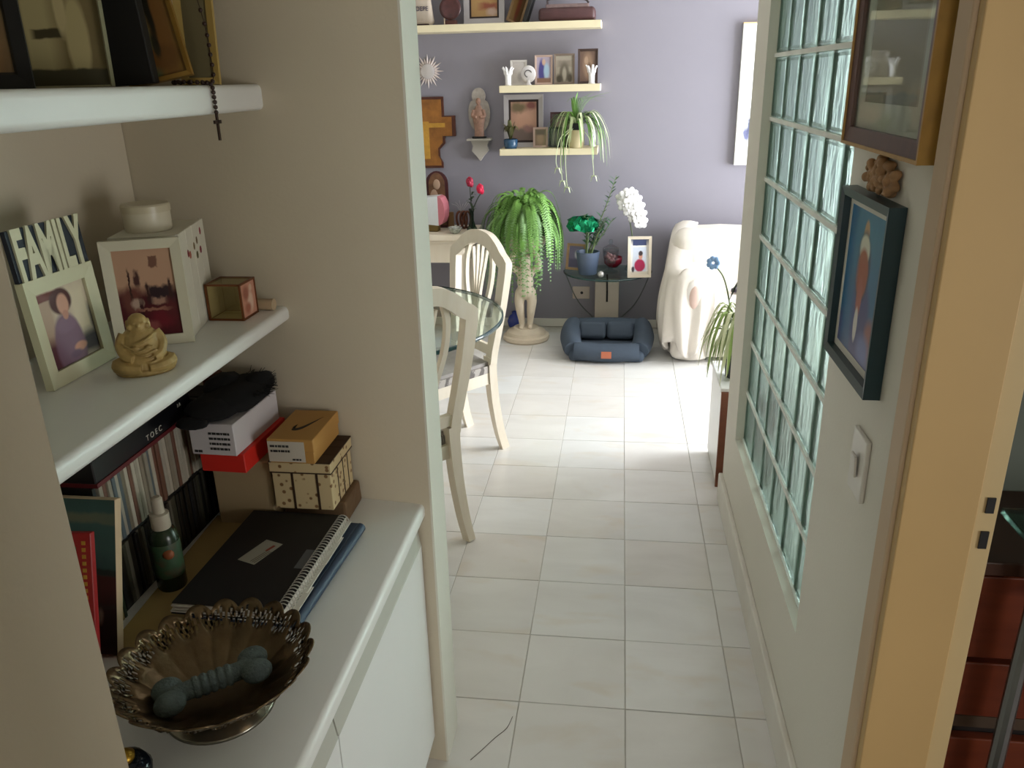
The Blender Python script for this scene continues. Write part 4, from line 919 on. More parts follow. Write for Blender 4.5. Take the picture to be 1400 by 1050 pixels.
bm = bm_new()
for k in range(9):
    x = -.05+.016*k; blade(bm, cr([(0, 0, .10), (x*.4, -.01, .22), (x*1.0+.02, -.02, .30), (x*2.2+.05, -.03, .275+.03*(k % 3))], 5), .0075, .3)
obj('upright_leaves', bm, M_lf, sp)
bm = bm_new()
for x, d in ((-.09, .20), (-.06, .24), (.11, .17), (-.12, .12)):
    tube(bm, cr([(x*.3, -.05, .12), (x*.8, -.10, .06), (x, -.115, -.06), (x+.01, -.112, -d)], 5), .002, 5)
    for q in range(6):
        a = q*1.05; blade(bm, cr([(x+.01, -.112, -d), (x+.01+.02*math.cos(a), -.112+.01*math.sin(a), -d+.006), (x+.01+.04*math.cos(a), -.112+.02*math.sin(a), -d-.03)], 3), .005)
obj('runners', bm, M_lp, sp)

# ---- hung on the lilac wall
sm_ = thing('sunburst_ornament', 'white sunburst wall ornament with pointed rays', 'wall ornament', (-1.315, 5.583, 1.722))
bm = bm_new()
for k in range(24):
    a = 2*PI*k/24; r = .108 if k % 2 == 0 else .085; d = Vector((math.cos(a), 0, math.sin(a))); n_ = Vector((-math.sin(a), 0, math.cos(a)))
    p = [d*.035+n_*.012, d*.035-n_*.012, d*r]; A = [bm.verts.new(q) for q in p]; top_ = bm.verts.new(d*.05+Vector((0, -.012, 0)))
    bm.faces.new(A); bm.faces.new((A[0], A[1], top_)); bm.faces.new((A[1], A[2], top_)); bm.faces.new((A[2], A[0], top_))
obj('rays', bm, mat('white_shell', 'd3c6c2', .4, var=.1, scale=30), sm_)
bm = bm_new(); lathe(bm, [(0, 0), (.050, 0), (.045, .014), (.026, .022), (0, .020)], 28, RX(PI/2)); obj('centre', bm, mat('silver_shell', 'cfc8c8', .25, .3), sm_, True, .7)
xr = thing('painted_cross', 'brown and ochre stepped wooden cross on the lilac wall', 'cross', (-1.345, 5.583, 1.11))
out = [(-.105, 0), (.105, 0), (.105, .035), (.085, .07), (.085, .12), (.125, .16), (.125, .205), (.20, .205), (.20, .335), (.125, .335), (.125, .455), (-.125, .455), (-.125, .335), (-.20, .335), (-.20, .205), (-.125, .205), (-.125, .16), (-.085, .12), (-.085, .07), (-.105, .035)]
bm = bm_new(); prism(bm, out, 0, .016, RX(PI/2)); obj('board', bm, mat('dark_red_brown_edge', '4c2418', .5, var=.2, scale=30), xr)
bm = bm_new(); prism(bm, [(x*.88, .225+(z-.225)*.93) for x, z in out], .016, .019, RX(PI/2)); obj('painted_panel', bm, mat('ochre_icon_paint', '8c5a26', .45, var=.4, scale=16), xr)
bm = bm_new(); box(bm, -.02, .02, -.021, -.019, .06, .30); box(bm, -.13, .13, -.0216, -.0185, .262, .290); obj('yellow_stripe', bm, mat('ochre_yellow_paint', 'b98a34', .5, var=.2, scale=30), xr)
sn = thing('wall_statue', 'pale carved standing figure in an oval halo on the wall bracket', 'statue', (-.980, 5.535, 1.300))
bm = bm_new()
oval = [(.072*math.cos(a)*(1 if math.sin(a) < .75 else .62), .155+.118*math.sin(a)) for a in [2*PI*k/28 for k in range(28)]]
prism(bm, [(.045*math.cos(a), .265+.05*math.sin(a)) for a in [2*PI*k/20 for k in range(20)]], -.028, -.020, RX(PI/2)); prism(bm, oval, -.0275, -.0215, RX(PI/2)); obj('halo', bm, mat('pale_halo', 'a59c94', .5, var=.15, scale=40), sn)
bm = bm_new(); lathe(bm, [(0, 0), (.034, 0), (.030, .06), (.040, .12), (.034, .17), (.016, .205), (0, .205)], 18, Matrix.Diagonal((1, .6, 1, 1))); ball(bm, (0, -.002, .232), (.018, .017, .023), 12)
for s in (-1, 1): tube(bm, cr([(s*.030, -.004, .18), (s*.040, -.012, .14), (s*.012, -.026, .135)], 4), [.013, .010, .008], 8)
fuse('figure', bm, mat('brown_rose_paint', '93705f', .5, var=.3, scale=50), sn, .004, 1)
bm = bm_new(); box(bm, -.045, .045, -.024, .020, -.0005, .014, None, .003); obj('plinth', bm, M_black, sn)
br = thing('wall_bracket', 'small pale scrolled wall bracket under the standing figure', 'bracket', (-.980, 5.584, 1.165))
bm = bm_new(); box(bm, -.080, .080, -.095, 0, .122, .135, None, .003); obj('ledge', bm, mat('grey_white_gesso', 'b2aca4', .6), br)
bm = bm_new(); prism(bm, [(0, -.01), (.022, .02), (.055, .055), (.045, .085), (.060, .122), (-.060, .122), (-.045, .085), (-.055, .055), (-.022, .02)], 0, .05, RX(PI/2)); obj('scroll', bm, mat('grey_white_gesso', 'b2aca4', .6), br)
pt = thing('canvas_painting', 'tall white canvas with dark blue blossom hanging on the lilac wall', 'painting', (1.02, 5.584, 1.11))
bm = bm_new(); box(bm, -.343, .343, -.032, 0, 0, .842, None, .002); obj('stretcher', bm, mat('canvas_white', 'ecebe6', .7), pt)
quad('painted_face', .684, .84, pic('blue_blossom_print', 'f0f0ee', [('e', .16, .36, .05, .05, '5a5f86', .5), ('e', .10, .24, .05, .05, '6d7196', .5), ('e', .13, .30, .03, .06, '4a4f70', .5), ('e', .2, .44, .05, .04, '454a6a', .5), ('e', .5, .5, .2, .2, '8a8fb0', .6)], .6, .12, 14), pt, T(0, -.0325, .001))
bm = bm_new(); box(bm, -.344, .344, -.033, 0, .838, .846); obj('top_edge', bm, mat('raw_wood_edge', 'd6b183', .6), pt)
ot = thing('wall_outlet', 'cream double wall outlet plate under the glass side table', 'outlet', (-.303, 5.585, .205))
bm = bm_new(); box(bm, -.060, .060, -.010, 0, 0, .088, None, .004); obj('plate', bm, mat('cream_plastic', 'c2b2a6', .5), ot)
bm = bm_new(); lathe(bm, [(0, 0), (.010, 0), (.010, .002), (0, .002)], 14, T(.005, -.010, .044) @ RX(PI/2)); obj('socket', bm, M_black, ot)

# ---- cherub pedestal with fern
ped = thing('cherub_pedestal', 'cream cherub statue on a round stepped base holding the fern bowl', 'pedestal', (-.660, 5.275, 0))
M_stone = mat('cream_cast_stone', 'd3c4ae', .7, var=.06, scale=20)
bm = bm_new(); lathe(bm, [(0, 0), (.150, 0), (.158, .012), (.155, .032), (.135, .040), (.128, .060), (.095, .070), (.085, .085), (0, .090)], 40); obj('base', bm, M_stone, ped, True, .7)
bm = bm_new()
for s in (-1, 1):
    tube(bm, cr([(s*.026, -.012, .085), (s*.030, -.004, .14), (s*.036, -.016, .20), (s*.042, -.006, .27), (s*.030, .0, .33)], 5), [.017, .024, .022, .034, .042][0:1]+[.024, .030, .040], 12)
    ball(bm, (s*.030, -.035, .090), (.018, .036, .013), 10)
    tube(bm, cr([(s*.055, 0, .475), (s*.088, -.006, .50), (s*.082, -.01, .56), (s*.055, -.008, .62)], 5), [.026, .022, .018], 10)
ball(bm, (0, 0, .33), (.066, .052, .055), 16); ball(bm, (0, -.006, .395), (.056, .048, .070), 16); ball(bm, (0, 0, .455), (.064, .045, .045), 16)
ball(bm, (0, -.006, .530), (.042, .044, .048), 16); ball(bm, (0, -.046, .525), (.008, .008, .008), 8)
ball(bm, (0, .008, .548), (.044, .044, .040), 14)
for k in range(10):
    a = k*.63; ball(bm, (.036*math.cos(a), .008+.036*math.sin(a), .560), .015, 8)
fuse('figure', bm, M_stone, ped, .006, 2)
bm = bm_new(); lathe(bm, [(0, .600), (.06, .602), (.12, .63), (.150, .69), (.155, .715), (.140, .715), (.12, .67), (0, .66)], 36); obj('bowl', bm, M_stone, ped, True)
fr = thing('fern', 'large bushy green fern overflowing the cherub bowl', 'plant', (-.660, 5.275, .661))
rr = random.Random(11)
def frond(bm, a, r, top, drop, w, rr):
    c_, s_ = math.cos(a), math.sin(a)
    P_ = cr([(c_*.02, s_*.02, .012), (c_*r*.35, s_*r*.35, top*.85), (c_*r*.75, s_*r*.75, top*.9), (c_*r, s_*r, top*.35), (c_*r*1.04, s_*r*1.04, -drop)], 6)
    n = len(P_)
    for i in range(2, n-1):
        t = (P_[i+1]-P_[i-1]).normalized(); side = t.cross(Vector((0, 0, 1)))
        if side.length < .05: side = Vector((-s_, c_, 0))
        side.normalize(); k = w*math.sin(PI*(i+1)/(n+1))**.6
        for q in (-1, 1):
            for h in (0, .5):
                b0 = P_[i]+(P_[i+1]-P_[i])*h; tip = b0+side*q*k+t*k*.35+Vector((0, 0, -k*.3)); e = t*.0045
                try: bm.faces.new([bm.verts.new(x) for x in (b0-e, b0+e, tip+e*.6, tip-e*.6)])
                except ValueError: pass
    tube(bm, P_[::2], [.0014, .0006], 4)
for part, n, cc, r0, r1, tp_, d0, d1 in (('upper_fronds', 95, '6d9a45', .08, .28, .34, -.05, .14), ('outer_fronds', 150, '5a8436', .13, .295, .27, .0, .33), ('hanging_fronds', 70, '85a873', .19, .28, .24, .18, .38)):
    bm = bm_new()
    for k in range(n):
        a = rr.uniform(0, 2*PI); r = rr.uniform(r0, r1)
        top_z = tp_*rr.uniform(.65, 1.02); dr_ = rr.uniform(d0, d1); ac = (a+PI) % (2*PI)-PI
        if r < .185: dr_ = min(dr_, -.075)                  # inside the bowl's rim a frond ends above the rim
        if -.75 < ac < 1.2: r = min(r, .245); dr_ = min(dr_, .17)    # clear of the glass side table
        frond(bm, a, r, top_z, dr_, rr.uniform(.012, .024) if part != 'hanging_fronds' else .012, rr)
    obj(part, bm, mat('fern_'+cc, cc, .5, var=.25, scale=12), fr)
bv = thing('blue_vase', 'small cobalt blue vase on the floor behind the cherub pedestal', 'vase', (-.760, 5.49, 0))
bm = bm_new(); lathe(bm, [(0, 0), (.030, 0), (.052, .03), (.058, .065), (.042, .10), (.022, .115), (.026, .130), (.020, .130), (.016, .115), (0, .11)], 24); obj('body', bm, mat('cobalt_glaze', '26388a', .2, var=.15), bv, True)

# ---- glass side table and what stands on it
gt = thing('glass_side_table', 'half-round glass side table on a travertine block with thin black frame', 'side table', (-.12, 5.40, 0))
bm = bm_new(); dpts = [(.29*math.cos(a), .29*math.sin(a)) for a in [PI-.0+ (PI)*k/36 for k in range(37)]]+[(.29, .165), (-.29, .165)]
prism(bm, dpts, .440, .450); obj('glass_top', bm, glass('side_table_glass', 'dce8e4', .01, 1.45, thin=.85), gt)
bm = bm_new(); tube(bm, [(x*1.003, y*1.003, .445) for x, y in dpts[:37]], .0052, 6); obj('glass_edge', bm, mat('dark_green_glass_edge', '1d3a3a', .1), gt)
bm = bm_new(); box(bm, -.082, .080, .05, .165, 0, .355, None, .004); obj('stone_block', bm, stone('travertine', 'c6b9ac', 'b5a699', 'a89684', .6, .2), gt)
bm = bm_new(); tube(bm, [(0, -.10, .44), (0, .045, .30), (0, .047, .22)], .006, 8); obj('front_strut', bm, M_blackmetal, gt)
for s in (-1, 1):
    bm = bm_new(); tube(bm, cr([(s*.275, -.02, .436), (s*.28, .06, .40), (s*.20, .12, .20), (s*.075, .13, .06)], 6), .0035, 8); obj('side_strut', bm, M_metal, gt)
ZG = .450
zz = thing('potted_plant', 'tall leafy plant with green foil in a slate blue pot on the side table', 'plant', (-.248, 5.295, ZG))
bm = bm_new(); lathe(bm, [(0, 0), (.056, 0), (.060, .004), (.076, .135), (.078, .148), (.070, .148), (.064, .125), (0, .12)], 32); obj('pot', bm, mat('slate_blue_pot', '56637a', .5, var=.05), zz, True, .7)
rr = random.Random(5); lf = bm_new()
for k in range(9):
    a = rr.uniform(0, 2*PI); L_ = rr.uniform(.18, .30) if k else .56; c_, s_ = math.cos(a), math.sin(a)
    if k == 0: P_ = cr([(0, 0, .12), (.05, 0, .28), (.12, .0, .46), (.175, 0, .63)], 6)
    elif k == 1: P_ = cr([(0, 0, .12), (.08, 0, .24), (.16, .0, .36)], 6)
    else: P_ = cr([(c_*.02, s_*.02, .12), (c_*.05+.02, s_*.04, .12+L_*.6), (c_*.09+.03, s_*.06, .12+L_)], 6)
    bm = bm_new(); tube(bm, P_, [.006, .002], 6); obj('stem', bm, mat('stem_green', '6a7a54', .6), zz)
    for i in range(3, len(P_)-1):
        for q in (-1, 1):
            d = Vector((q*.7+rr.uniform(-.2, .2), rr.uniform(-.6, .6), .5)).normalized(); ln = .042*rr.uniform(.7, 1.2)
            blade(lf, [P_[i], P_[i]+d*ln*.5+Vector((0, 0, .004)), P_[i]+d*ln], .010)
obj('leaves', lf, mat('plant_leaf_green', '3d6a44', .45, var=.25, scale=30), zz)
bm = bm_new(); lathe(bm, [(.055, .280), (.085, .285), (.10, .315), (.092, .350), (.06, .375), (.055, .372), (.085, .345), (.09, .315), (.075, .292), (.05, .285)], 22, T(-.035, 0, 0) @ Matrix.Diagonal((1, .8, 1, 1)), lambda a, r, z: 1+.16*math.sin(7*a+z*90))
for v in bm.verts: v.co += Vector((noise.noise(v.co*30), noise.noise(v.co*30+Vector((5, 0, 0))), noise.noise(v.co*30+Vector((0, 5, 0)))))*.010
obj('foil_wrap', bm, mat('green_foil', '0f7a52', .22, .75, var=.3, scale=25), zz)
picture_frame('small_picture', 'light wood picture frame tilted behind the slate blue pot', (-.335, 5.40, ZG), .135, .175, -.35, .20, .016, .014, wood('light_wood', 'c9a57e', 'b08a62'), pic('lilac_print', '8d86a6', [('e', .6, .6, .2, .2, 'dfe2ec', .3), ('r', .5, .2, .5, .2, '6f6a86', .3)], .4))
fq = picture_frame('small_picture', 'white frame with a photo of a person in a red top on the side table', (.085, 5.20, ZG), .150, .260, .08, .12, .018, .02, mat('pale_gold_white_frame', 'd8cbb8', .35, .2), pic('red_top_print', 'c9cfdc', [('r', .5, .92, .6, .10, '3c4468', .1), ('r', .5, .80, .6, .02, 'e0dcd4', .1), ('r', .06, .4, .06, .5, 'e4e0da', .2), ('r', .94, .4, .06, .5, 'e4e0da', .2), ('e', .52, .26, .30, .18, 'a81f4c', .12), ('e', .56, .52, .11, .10, 'c9917c', .2), ('e', .56, .60, .12, .07, '3a2a30', .2), ('r', .5, .04, .6, .05, 'cfc6b8', .2), ('e', .15, .15, .08, .08, '443c44', .3)], .3))
cj = thing('candy_jar', 'footed glass jar with lid and pink sweets on the side table', 'jar', (-.100, 5.345, ZG))
M_cg = glass('jar_glass', 'eef4f6', .03, 1.3, thin=.8)
bm = bm_new(); lathe(bm, [(0, 0), (.048, 0), (.050, .006), (.016, .018), (.012, .045), (.030, .058), (.050, .100), (.054, .150), (.050, .150), (.046, .102), (.026, .066), (0, .060)], 28); obj('bowl', bm, M_cg, cj, True)
bm = bm_new(); lathe(bm, [(.055, .151), (.050, .163), (.020, .180), (.008, .186), (.014, .200), (.010, .216), (0, .218)], 28); obj('lid', bm, M_cg, cj, True)
bm = bm_new()
for k in range(26):
    a = rr.uniform(0, 2*PI); r = rr.uniform(0, .030); ball(bm, (r*math.cos(a), r*math.sin(a), .075+rr.uniform(0, .045)), .011, 8)
so = obj('sweets', bm, mat('pink_sweets', 'c98a88', .5, var=.4, scale=40), cj, True); so['kind'] = 'stuff'
rc = thing('red_dish', 'low dark red dish behind the candy jar', 'dish', (-.085, 5.50, ZG))
bm = bm_new(); lathe(bm, [(0, 0), (.03, 0), (.06, .03), (.062, .07), (.058, .07), (.05, .03), (0, .012)], 24); obj('dish', bm, mat('dark_red_glass', '7a1628', .2), rc, True)
bm = bm_new(); ball(bm, (-.160, 5.185, ZG+.020), .021, 16); o = obj('crystal_ball', bm, mat('pale_crystal', 'b9b4b0', .1, .3, var=.3, scale=80), None, True); tag(o, 'small pale crystal ball at the front of the side table', 'ball')
oc_ = thing('orchid', 'white orchid spray in a slim vase behind the red-top photo', 'plant', (.035, 5.40, ZG))
bm = bm_new(); lathe(bm, [(0, 0), (.040, 0), (.042, .01), (.022, .05), (.014, .14), (.020, .19), (.016, .19), (.010, .14), (0, .03)], 22); obj('vase', bm, M_cg, oc_, True)
bm = bm_new(); tube(bm, cr([(0, 0, .03), (.004, 0, .22), (-.035, 0, .40), (-.055, -.01, .50), (-.01, -.02, .48), (.04, -.03, .36)], 6), .004, 6); obj('stem', bm, mat('stem_green', '6a7a54', .6), oc_)
def orchid_flower(c, yaw, s):
    bm = bm_new(); M = T(*c) @ RZ(yaw) @ Matrix.Diagonal((s, s, s, 1))
    for k in range(5):
        a = PI/2+2*PI*k/5; m_ = M @ RY(-a) @ T(.020, 0, 0) @ Matrix.Diagonal((.024, .004, .019, 1)); ball(bm, (0, 0, 0), 1, 10, m_)
    ball(bm, (0, -.006, -.004), (.008, .009, .008), 8, M)
    return obj('flower', bm, mat('white_orchid_petal', 'f4f2f2', .5, var=.03), oc_, True)
for k, (x, y, z, yw) in enumerate(((-.075, -.02, .475, -.5), (-.045, -.035, .500, 0), (-.010, -.03, .505, .3), (-.060, -.04, .440, -.2), (-.020, -.05, .455, .1), (.020, -.035, .470, .4), (.012, -.05, .420, .1), (-.028, -.05, .408, -.2), (.042, -.04, .425, .5), (.030, -.05, .375, .2), (.056, -.04, .375, .5), (.006, -.045, .365, 0), (.045, -.045, .330, .3), (.064, -.03, .325, .5))):
    orchid_flower((x, y, z), yw, 1.05)

# ---- dog bed
db = thing('dog_bed', 'slate blue padded dog bed with two cushions and an orange-brown patch', 'dog bed', (-.11, 4.98, 0))
M_slate = mat('slate_blue_canvas', '3f4a58', .8, var=.06, scale=20, bump=.15, bscale=200)
bm = bm_new(); box(bm, -.235, .235, -.18, .18, 0, .075, None, .03, 3); obj('base', bm, M_slate, db, True)
def bolster(p, r, name='bolster'):
    bm = bm_new(); q = cr(p, 8); n = len(q)
    tube(bm, q, [r*(.82+.18*math.sin(PI*i/(n-1))**.5) for i in range(n)], 16)
    for v in bm.verts: v.co.z = max(v.co.z, .0)+noise.noise(v.co*14)*.004
    return obj(name, bm, M_slate, db, True, 1.0)
bolster([(-.205, .155, .13), (0, .165, .125), (.205, .155, .13)], .068, 'back_bolster')
bolster([(-.218, .165, .15), (-.232, .02, .105), (-.205, -.155, .075)], .066, 'side_bolster')
bolster([(.218, .165, .15), (.232, .02, .105), (.205, -.155, .075)], .066, 'side_bolster')
bolster([(-.200, -.160, .072), (0, -.168, .062), (.200, -.160, .072)], .060, 'front_bolster')
for s, x0 in ((-1, -.092), (1, .085)):
    bm = bm_new(); box(bm, -.086, .086, -.03, .03, -.058, .058, None, .027, 3); bmesh.ops.transform(bm, matrix=T(x0, .075, .135) @ RX(-.5), verts=bm.verts); obj('cushion', bm, M_slate, db, True)
bm = bm_new(); box(bm, -.030, .032, -.2295, -.226, .045, .088); obj('patch', bm, mat('orange_brown_patch', 'b4674a', .6), db)

# ---- sofa under a white throw
sf_ = thing('covered_sofa', 'sofa under a draped white throw cloth against the lilac wall', 'sofa', (.95, 5.15, 0))
M_throw = mat('white_throw_cloth', 'e0d8ce', .9, var=.03, scale=6, bump=.12, bscale=60)
def soft(bm, x0, x1, y0, y1, z0, z1, bev, cuts, amp, hem, seed):
    t = bm_new(); box(t, x0, x1, y0, y1, z0, z1, None, bev, 3)
    for _ in range(cuts): bmesh.ops.subdivide_edges(t, edges=[e for e in t.edges if e.calc_length() > .045], cuts=1, use_grid_fill=True)
    cx, cy = (x0+x1)/2, (y0+y1)/2
    for v in t.verts:
        k = (z1-v.co.z)/(z1-z0); p = (v.co.x*1.0+v.co.y*1.3)
        w = math.sin(p*38+seed+2*noise.noise(v.co*3)+k*2)*amp*(.15+k)+noise.noise(v.co*9+Vector((seed, 0, 0)))*amp*.8
        d = Vector((v.co.x-cx, v.co.y-cy, 0)); d = Vector((max(-1, min(1, d.x/(x1-x0)*2)), max(-1, min(1, d.y/(y1-y0)*2)), 0))
        d = Vector((math.copysign(abs(d.x)**6, d.x), math.copysign(abs(d.y)**6, d.y), 0))
        v.co += d*(w+hem*k*k)+Vector((0, 0, noise.noise(v.co*7)*.010*(1-k)))
        v.co.z = max(v.co.z, .004)
    me = bpy.data.meshes.new('tmp'); t.to_mesh(me); t.free(); bm.from_mesh(me); bpy.data.meshes.remove(me)
bm = bm_new(); soft(bm, -.66, .75, .05, .40, .03, .745, .08, 4, .012, .02, 1.0); obj('covered_back', bm, M_throw, sf_, True)
bm = bm_new(); soft(bm, -.50, .62, -.33, .12, .03, .40, .06, 4, .012, .02, 4.0); obj('covered_seat', bm, M_throw, sf_, True)
bm = bm_new(); soft(bm, -.655, -.44, -.30, .36, .006, .555, .045, 4, .016, .03, 2.0); obj('covered_arm', bm, M_throw, sf_, True)
bm = bm_new(); soft(bm, .56, .78, -.30, .36, .03, .565, .07, 4, .022, .035, 3.0); obj('covered_arm', bm, M_throw, sf_, True)
# hanging side of the throw: one folded sheet down the arm from the back to the front corner
bm = bm_new(); rail = cr([(-.62, .36, .755), (-.655, .20, .72), (-.680, .02, .60), (-.690, -.20, .565), (-.650, -.325, .560), (-.54, -.345, .565), (-.42, -.345, .50)], 12); prev = None; nr = len(rail)
for j_ in range(nr):
    p = rail[j_]; t = (rail[min(j_+1, nr-1)]-rail[max(j_-1, 0)]); n_ = Vector((t.y, -t.x, 0)).normalized(); n_ = -n_ if n_.x > .2 or (abs(n_.x) <= .2 and n_.y > 0) else n_
    row = []; hem = .10+.05*math.sin(j_*.30)+.03*noise.noise(Vector((j_*.25, 3, 0)))
    for i_ in range(15):
        k = i_/14
        if k < .2: q = p-n_*(.14*(1-k/.2))+Vector((0, 0, .012*math.sin(k/.2*PI)))
        else:
            d = (k-.2)/.8; f = math.sin(j_*.62+1.6*noise.noise(Vector((j_*.13, d*1.5, 0))))*.024*d+math.sin(j_*.23+d*3)*.014*d
            q = p+n_*(.006+.035*math.sin(d*PI*.8)+f); q = Vector((q.x, q.y, p.z+(hem-p.z)*d-.004))
        row.append(bm.verts.new(q))
    if prev:
        for a in range(14): bm.faces.new((prev[a], prev[a+1], row[a+1], row[a]))
    prev = row
o = obj('throw_side', bm, M_throw, sf_, True); q = o.modifiers.new('thickness', 'SOLIDIFY'); q.thickness = .005
bm = bm_new(); ball(bm, (-.545, -.350, .430), (.062, .030, .105), 20); ap = obj('arm_front_pad', bm, mat('white_plush', 'ece6e0', .9), sf_, True)
bm = bm_new(); ball(bm, (-.540, -.370, .425), (.040, .016, .075), 18); obj('pink_lining', bm, mat('pale_pink_plush', 'd8bcb0', .9), ap, True)
bm = bm_new(); box(bm, -.09, .09, -.06, .06, 0, .022, None, .003); o = obj('purple_notebook', bm, mat('dark_purple_cover', '2c2438', .5)); o.location = (.745, 4.99, .412); o.rotation_euler = (.0, .02, -.5); tag(o, 'dark purple notebook lying on the covered sofa', 'notebook')

# ---- low cabinet beyond the glass-block wall, with plants
lc = thing('low_cabinet', 'low white cabinet with a brown back panel beside the glass-block wall', 'cabinet', (.80, 3.38, 0))
bm = bm_new(); box(bm, -.413, .40, -.165, .18, .02, .43); obj('body', bm, M_white, lc)
bm = bm_new(); box(bm, -.418, .405, -.170, .185, .43, .450, None, .003); obj('top', bm, M_white, lc)
bm = bm_new(); box(bm, -.414, .40, -.180, -.165, .0, .435); obj('back_panel', bm, wood('brown_hardboard', '6b3c26', '7d4a30'), lc)
bm = bm_new(); box(bm, -.41, .395, -.16, .17, 0, .02); obj('plinth', bm, M_pull, lc)
def dark_pot(t):
    bm = bm_new(); lathe(bm, [(0, 0), (.050, 0), (.054, .006), (.066, .110), (.060, .110), (.054, .095), (0, .092)], 26); obj('pot', bm, mat('charcoal_pot', '26292c', .5), t, True, .7); return .095
spider_plant('spider_plant', 'striped spider plant in a charcoal pot on the low white cabinet', (.470, 3.36, .450), 64, .20, .24, .008, mat('striped_leaf_green', '8aa45a', .5, var=.2), mat('striped_leaf_cream', 'd5dab4', .5), dark_pot, 8, .15, .55, 1.0, .35, lambda x, y: x > .370 and 3.19 < y < 3.58)
bf = thing('blue_flower', 'single pale blue artificial flower in a glass on the low cabinet', 'flower', (.452, 3.505, .450))
bm = bm_new(); lathe(bm, [(0, 0), (.024, 0), (.026, .08), (.023, .08), (.021, .006), (0, .006)], 18); obj('glass', bm, M_cg, bf, True)
bm = bm_new(); tube(bm, cr([(0, 0, .006), (-.005, 0, .20), (-.045, 0, .38), (-.095, 0, .455)], 6), .0035, 6); obj('stem', bm, mat('stem_green', '6a7a54', .6), bf)
bm = bm_new()
for k in range(7):
    a = 2*PI*k/7; ball(bm, (-.100+.018*math.cos(a), -.01, .462+.018*math.sin(a)), (.013, .006, .013), 8)
obj('blossom', bm, mat('pale_blue_petal', '8fb4e4', .5), bf, True)
bm = bm_new()
for k in range(4): blade(bm, cr([(-.02, 0, .30), (.0+.01*k, 0, .36+.02*k), (.03+.01*k, 0, .34+.03*k)], 4), .010)
obj('leaves', bm, mat('rose_leaf_green', '34492e', .6), bf)

# ================================================================== right wall of the corridor
gp_ = pic('faded_landscape_print', 'b3a684', [('r', .5, .82, .7, .22, 'bdb49a', .5), ('e', .3, .42, .4, .2, '9c9070', .4), ('e', .75, .36, .35, .16, '8c8466', .4), ('r', .5, .14, .7, .16, '93805a', .4), ('r', .5, .01, .7, .03, '6e6a52', .2)], .4, .06)
bgf = picture_frame('framed_picture', 'large gilt and walnut framed picture with cream mat above the clay ornament', (.399, 1.492, 1.535), .435, .58, -PI/2, 0, .030, .022, M_dkwood, gp_, mat('cream_mat_board', 'cfcabb', .7), .045, pane=True)
bm = bm_new(); ring_frame(bm, .439, .584, .006, .026, T(0, .001, -.002)); obj('gilt_edge', bm, M_gold, bgf)
bl = pic('blue_figure_print', '2f6f98', [('r', .5, .06, .7, .16, '5a5c8a', .3), ('e', .45, .32, .30, .26, '45477c', .15), ('e', .30, .22, .20, .10, '343c7a', .3), ('e', .46, .82, .07, .12, 'b98a66', .12), ('e', .46, .62, .19, .24, '2b3358', .1), ('e', .46, .74, .13, .10, 'd6d2c4', .12), ('e', .46, .58, .15, .17, 'a04a34', .12), ('e', .46, .42, .07, .14, 'a8584a', .2), ('e', .45, .22, .05, .12, 'd2cec6', .15), ('r', .97, .5, .04, .5, '9a8878', .2), ('e', .82, .2, .12, .13, '9a5f58', .3), ('e', .7, .1, .15, .1, '6d7ab0', .4), ('r', .2, .5, .12, .5, '2c6a96', .5)], .3, .02)
picture_frame('framed_picture', 'dark green framed blue picture of a robed red figure below the clay ornament', (.399, 1.504, 1.135), .295, .325, -PI/2, 0, .016, .028, mat('dark_green_lacquer', '1a3338', .35, var=.1), bl, mat('white_mat_board', 'd2cec4', .7), .014)
co = thing('clay_ornament', 'small brown clay relief of clustered figures on the white wall', 'wall ornament', (.3995, 1.485, 1.462), -PI/2)
bm = bm_new(); rr = random.Random(3)
for k in range(70):
    a = rr.uniform(0, 2*PI); r = rr.random()**.5; ball(bm, (.085*r*math.cos(a), -.008-.010*(1-r), .032+.027*r*math.sin(a)+.006*math.sin(9*a)), (rr.uniform(.006, .013), rr.uniform(.006, .013), rr.uniform(.005, .009)), 8)
for x, z in ((-.04, .050), (.02, .056), (0, .04), (.06, .03), (-.06, .025), (.07, .015)): ball(bm, (x, -.016, z), .009, 10)
for v in bm.verts: v.co.y = min(v.co.y, 0)
fuse('relief', bm, mat('brown_clay', '9a7650', .7, var=.25, scale=50), co, .0022, 0)
sw = thing('light_switch', 'white rocker light switch plate on the corridor wall', 'switch', (.400, 1.405, .930), -PI/2)
bm = bm_new(); box(bm, -.042, .042, -.009, 0, 0, .122, None, .003); obj('plate', bm, mat('white_plastic', 'd3cfc6', .4), sw)
bm = bm_new(); box(bm, -.014, .014, -.013, -.008, .040, .082, RX(.06), .002); obj('rocker', bm, mat('white_plastic2', 'cbc6bc', .4), sw)

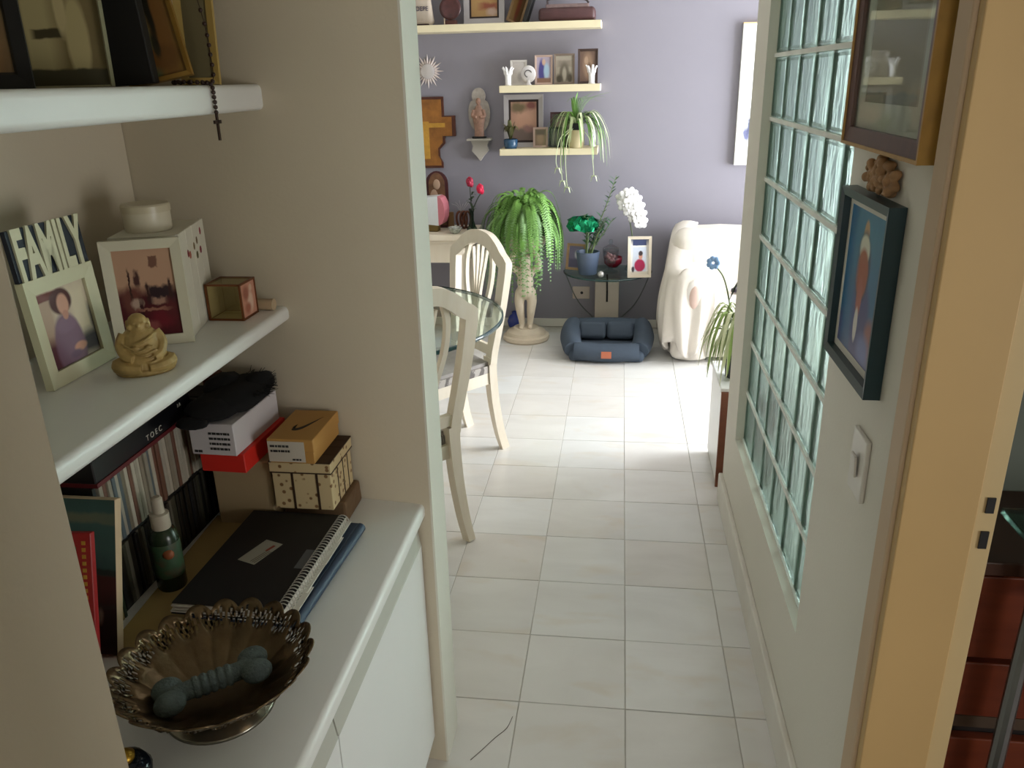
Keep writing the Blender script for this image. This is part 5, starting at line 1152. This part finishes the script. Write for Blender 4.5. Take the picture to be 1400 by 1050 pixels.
# ================================================================== study seen through the doorway
M_red = wood('red_brown_veneer', '5a2414', '7a3a22', 5, .35, 'X')
dr = thing('wooden_dresser', 'red-brown wooden dresser in the study with dark gaps between drawers', 'dresser', (1.12, 1.47, .012))
bm = bm_new(); box(bm, -.58, .60, -.10, .145, 0, .80); obj('carcass', bm, mat('near_black_brown', '170d09', .6), dr)
bm = bm_new(); box(bm, -.60, .62, -.135, .148, .80, .828, None, .003); obj('top', bm, mat('dark_brown_top', '3d2417', .4), dr)
for z0, z1 in ((.05, .42), (.475, .60), (.612, .79)):
    bm = bm_new(); box(bm, -.575, .595, -.122, -.10, z0, z1, None, .003); d = obj('drawer', bm, M_red, dr)
    bm = bm_new(); tube(bm, cr([(.0, -.123, (z0+z1)/2), (.03, -.14, (z0+z1)/2-.012), (.09, -.14, (z0+z1)/2-.012), (.12, -.123, (z0+z1)/2)], 5), .003, 6); obj('handle', bm, M_blackmetal, d)
bm = bm_new(); box(bm, -.58, .60, -.118, -.10, .445, .472); obj('rail', bm, mat('grey_brown_rail', '4c3d30', .5), dr)
gs = thing('glass_stand', 'glass shelf with ornaments on a bent grey metal frame in front of the dresser', 'stand', (1.05, 1.235, .012))
bm = bm_new(); box(bm, -.44, .40, -.075, .085, .935, .947, None, .002); obj('glass_shelf', bm, glass('stand_glass', '9fc4b6', .02, 1.45, thin=.4), gs)
for x in (-.36, .32):
    bm = bm_new(); tube(bm, cr([(x, .07, 0), (x, .07, .70), (x, .06, .86), (x, .0, .93)], 6), .014, 10); obj('leg', bm, M_metal, gs)
    bm = bm_new(); tube(bm, cr([(x, .07, .77), (x+.05, .0, .75), (x+.14, -.05, .68), (x+.22, -.06, .62)], 6), .012, 10); obj('brace', bm, M_metal, gs)
bm = bm_new(); tube(bm, [(-.36, .07, .78), (.32, .07, .78)], .010, 8); obj('crossbar', bm, M_metal, gs)
bm = bm_new(); tube(bm, [(-.36, .07, .0125), (-.36, -.07, .0125)], .0125, 8); obj('foot', bm, M_metal, gs)
bm = bm_new(); tube(bm, [(.32, .07, .0125), (.32, -.07, .0125)], .0125, 8); obj('foot', bm, M_metal, gs)
cd_ = thing('crystal_cluster', 'white crystal bowl with a small dark stone on the study glass shelf', 'bowl', (.675, 1.235, .959))
bm = bm_new(); lathe(bm, [(0, 0), (.03, 0), (.05, .03), (.055, .07), (.05, .07), (.04, .03), (0, .01)], 14, None, lambda a, r, z: 1+.1*math.sin(7*a)); obj('bowl', bm, mat('white_crystal', 'b9bcb8', .1, .2, var=.4, scale=60), cd_)
bm = bm_new(); ball(bm, (.03, -.045, .012), (.014, .012, .012), 10); obj('dark_stone', bm, M_black, cd_, True)
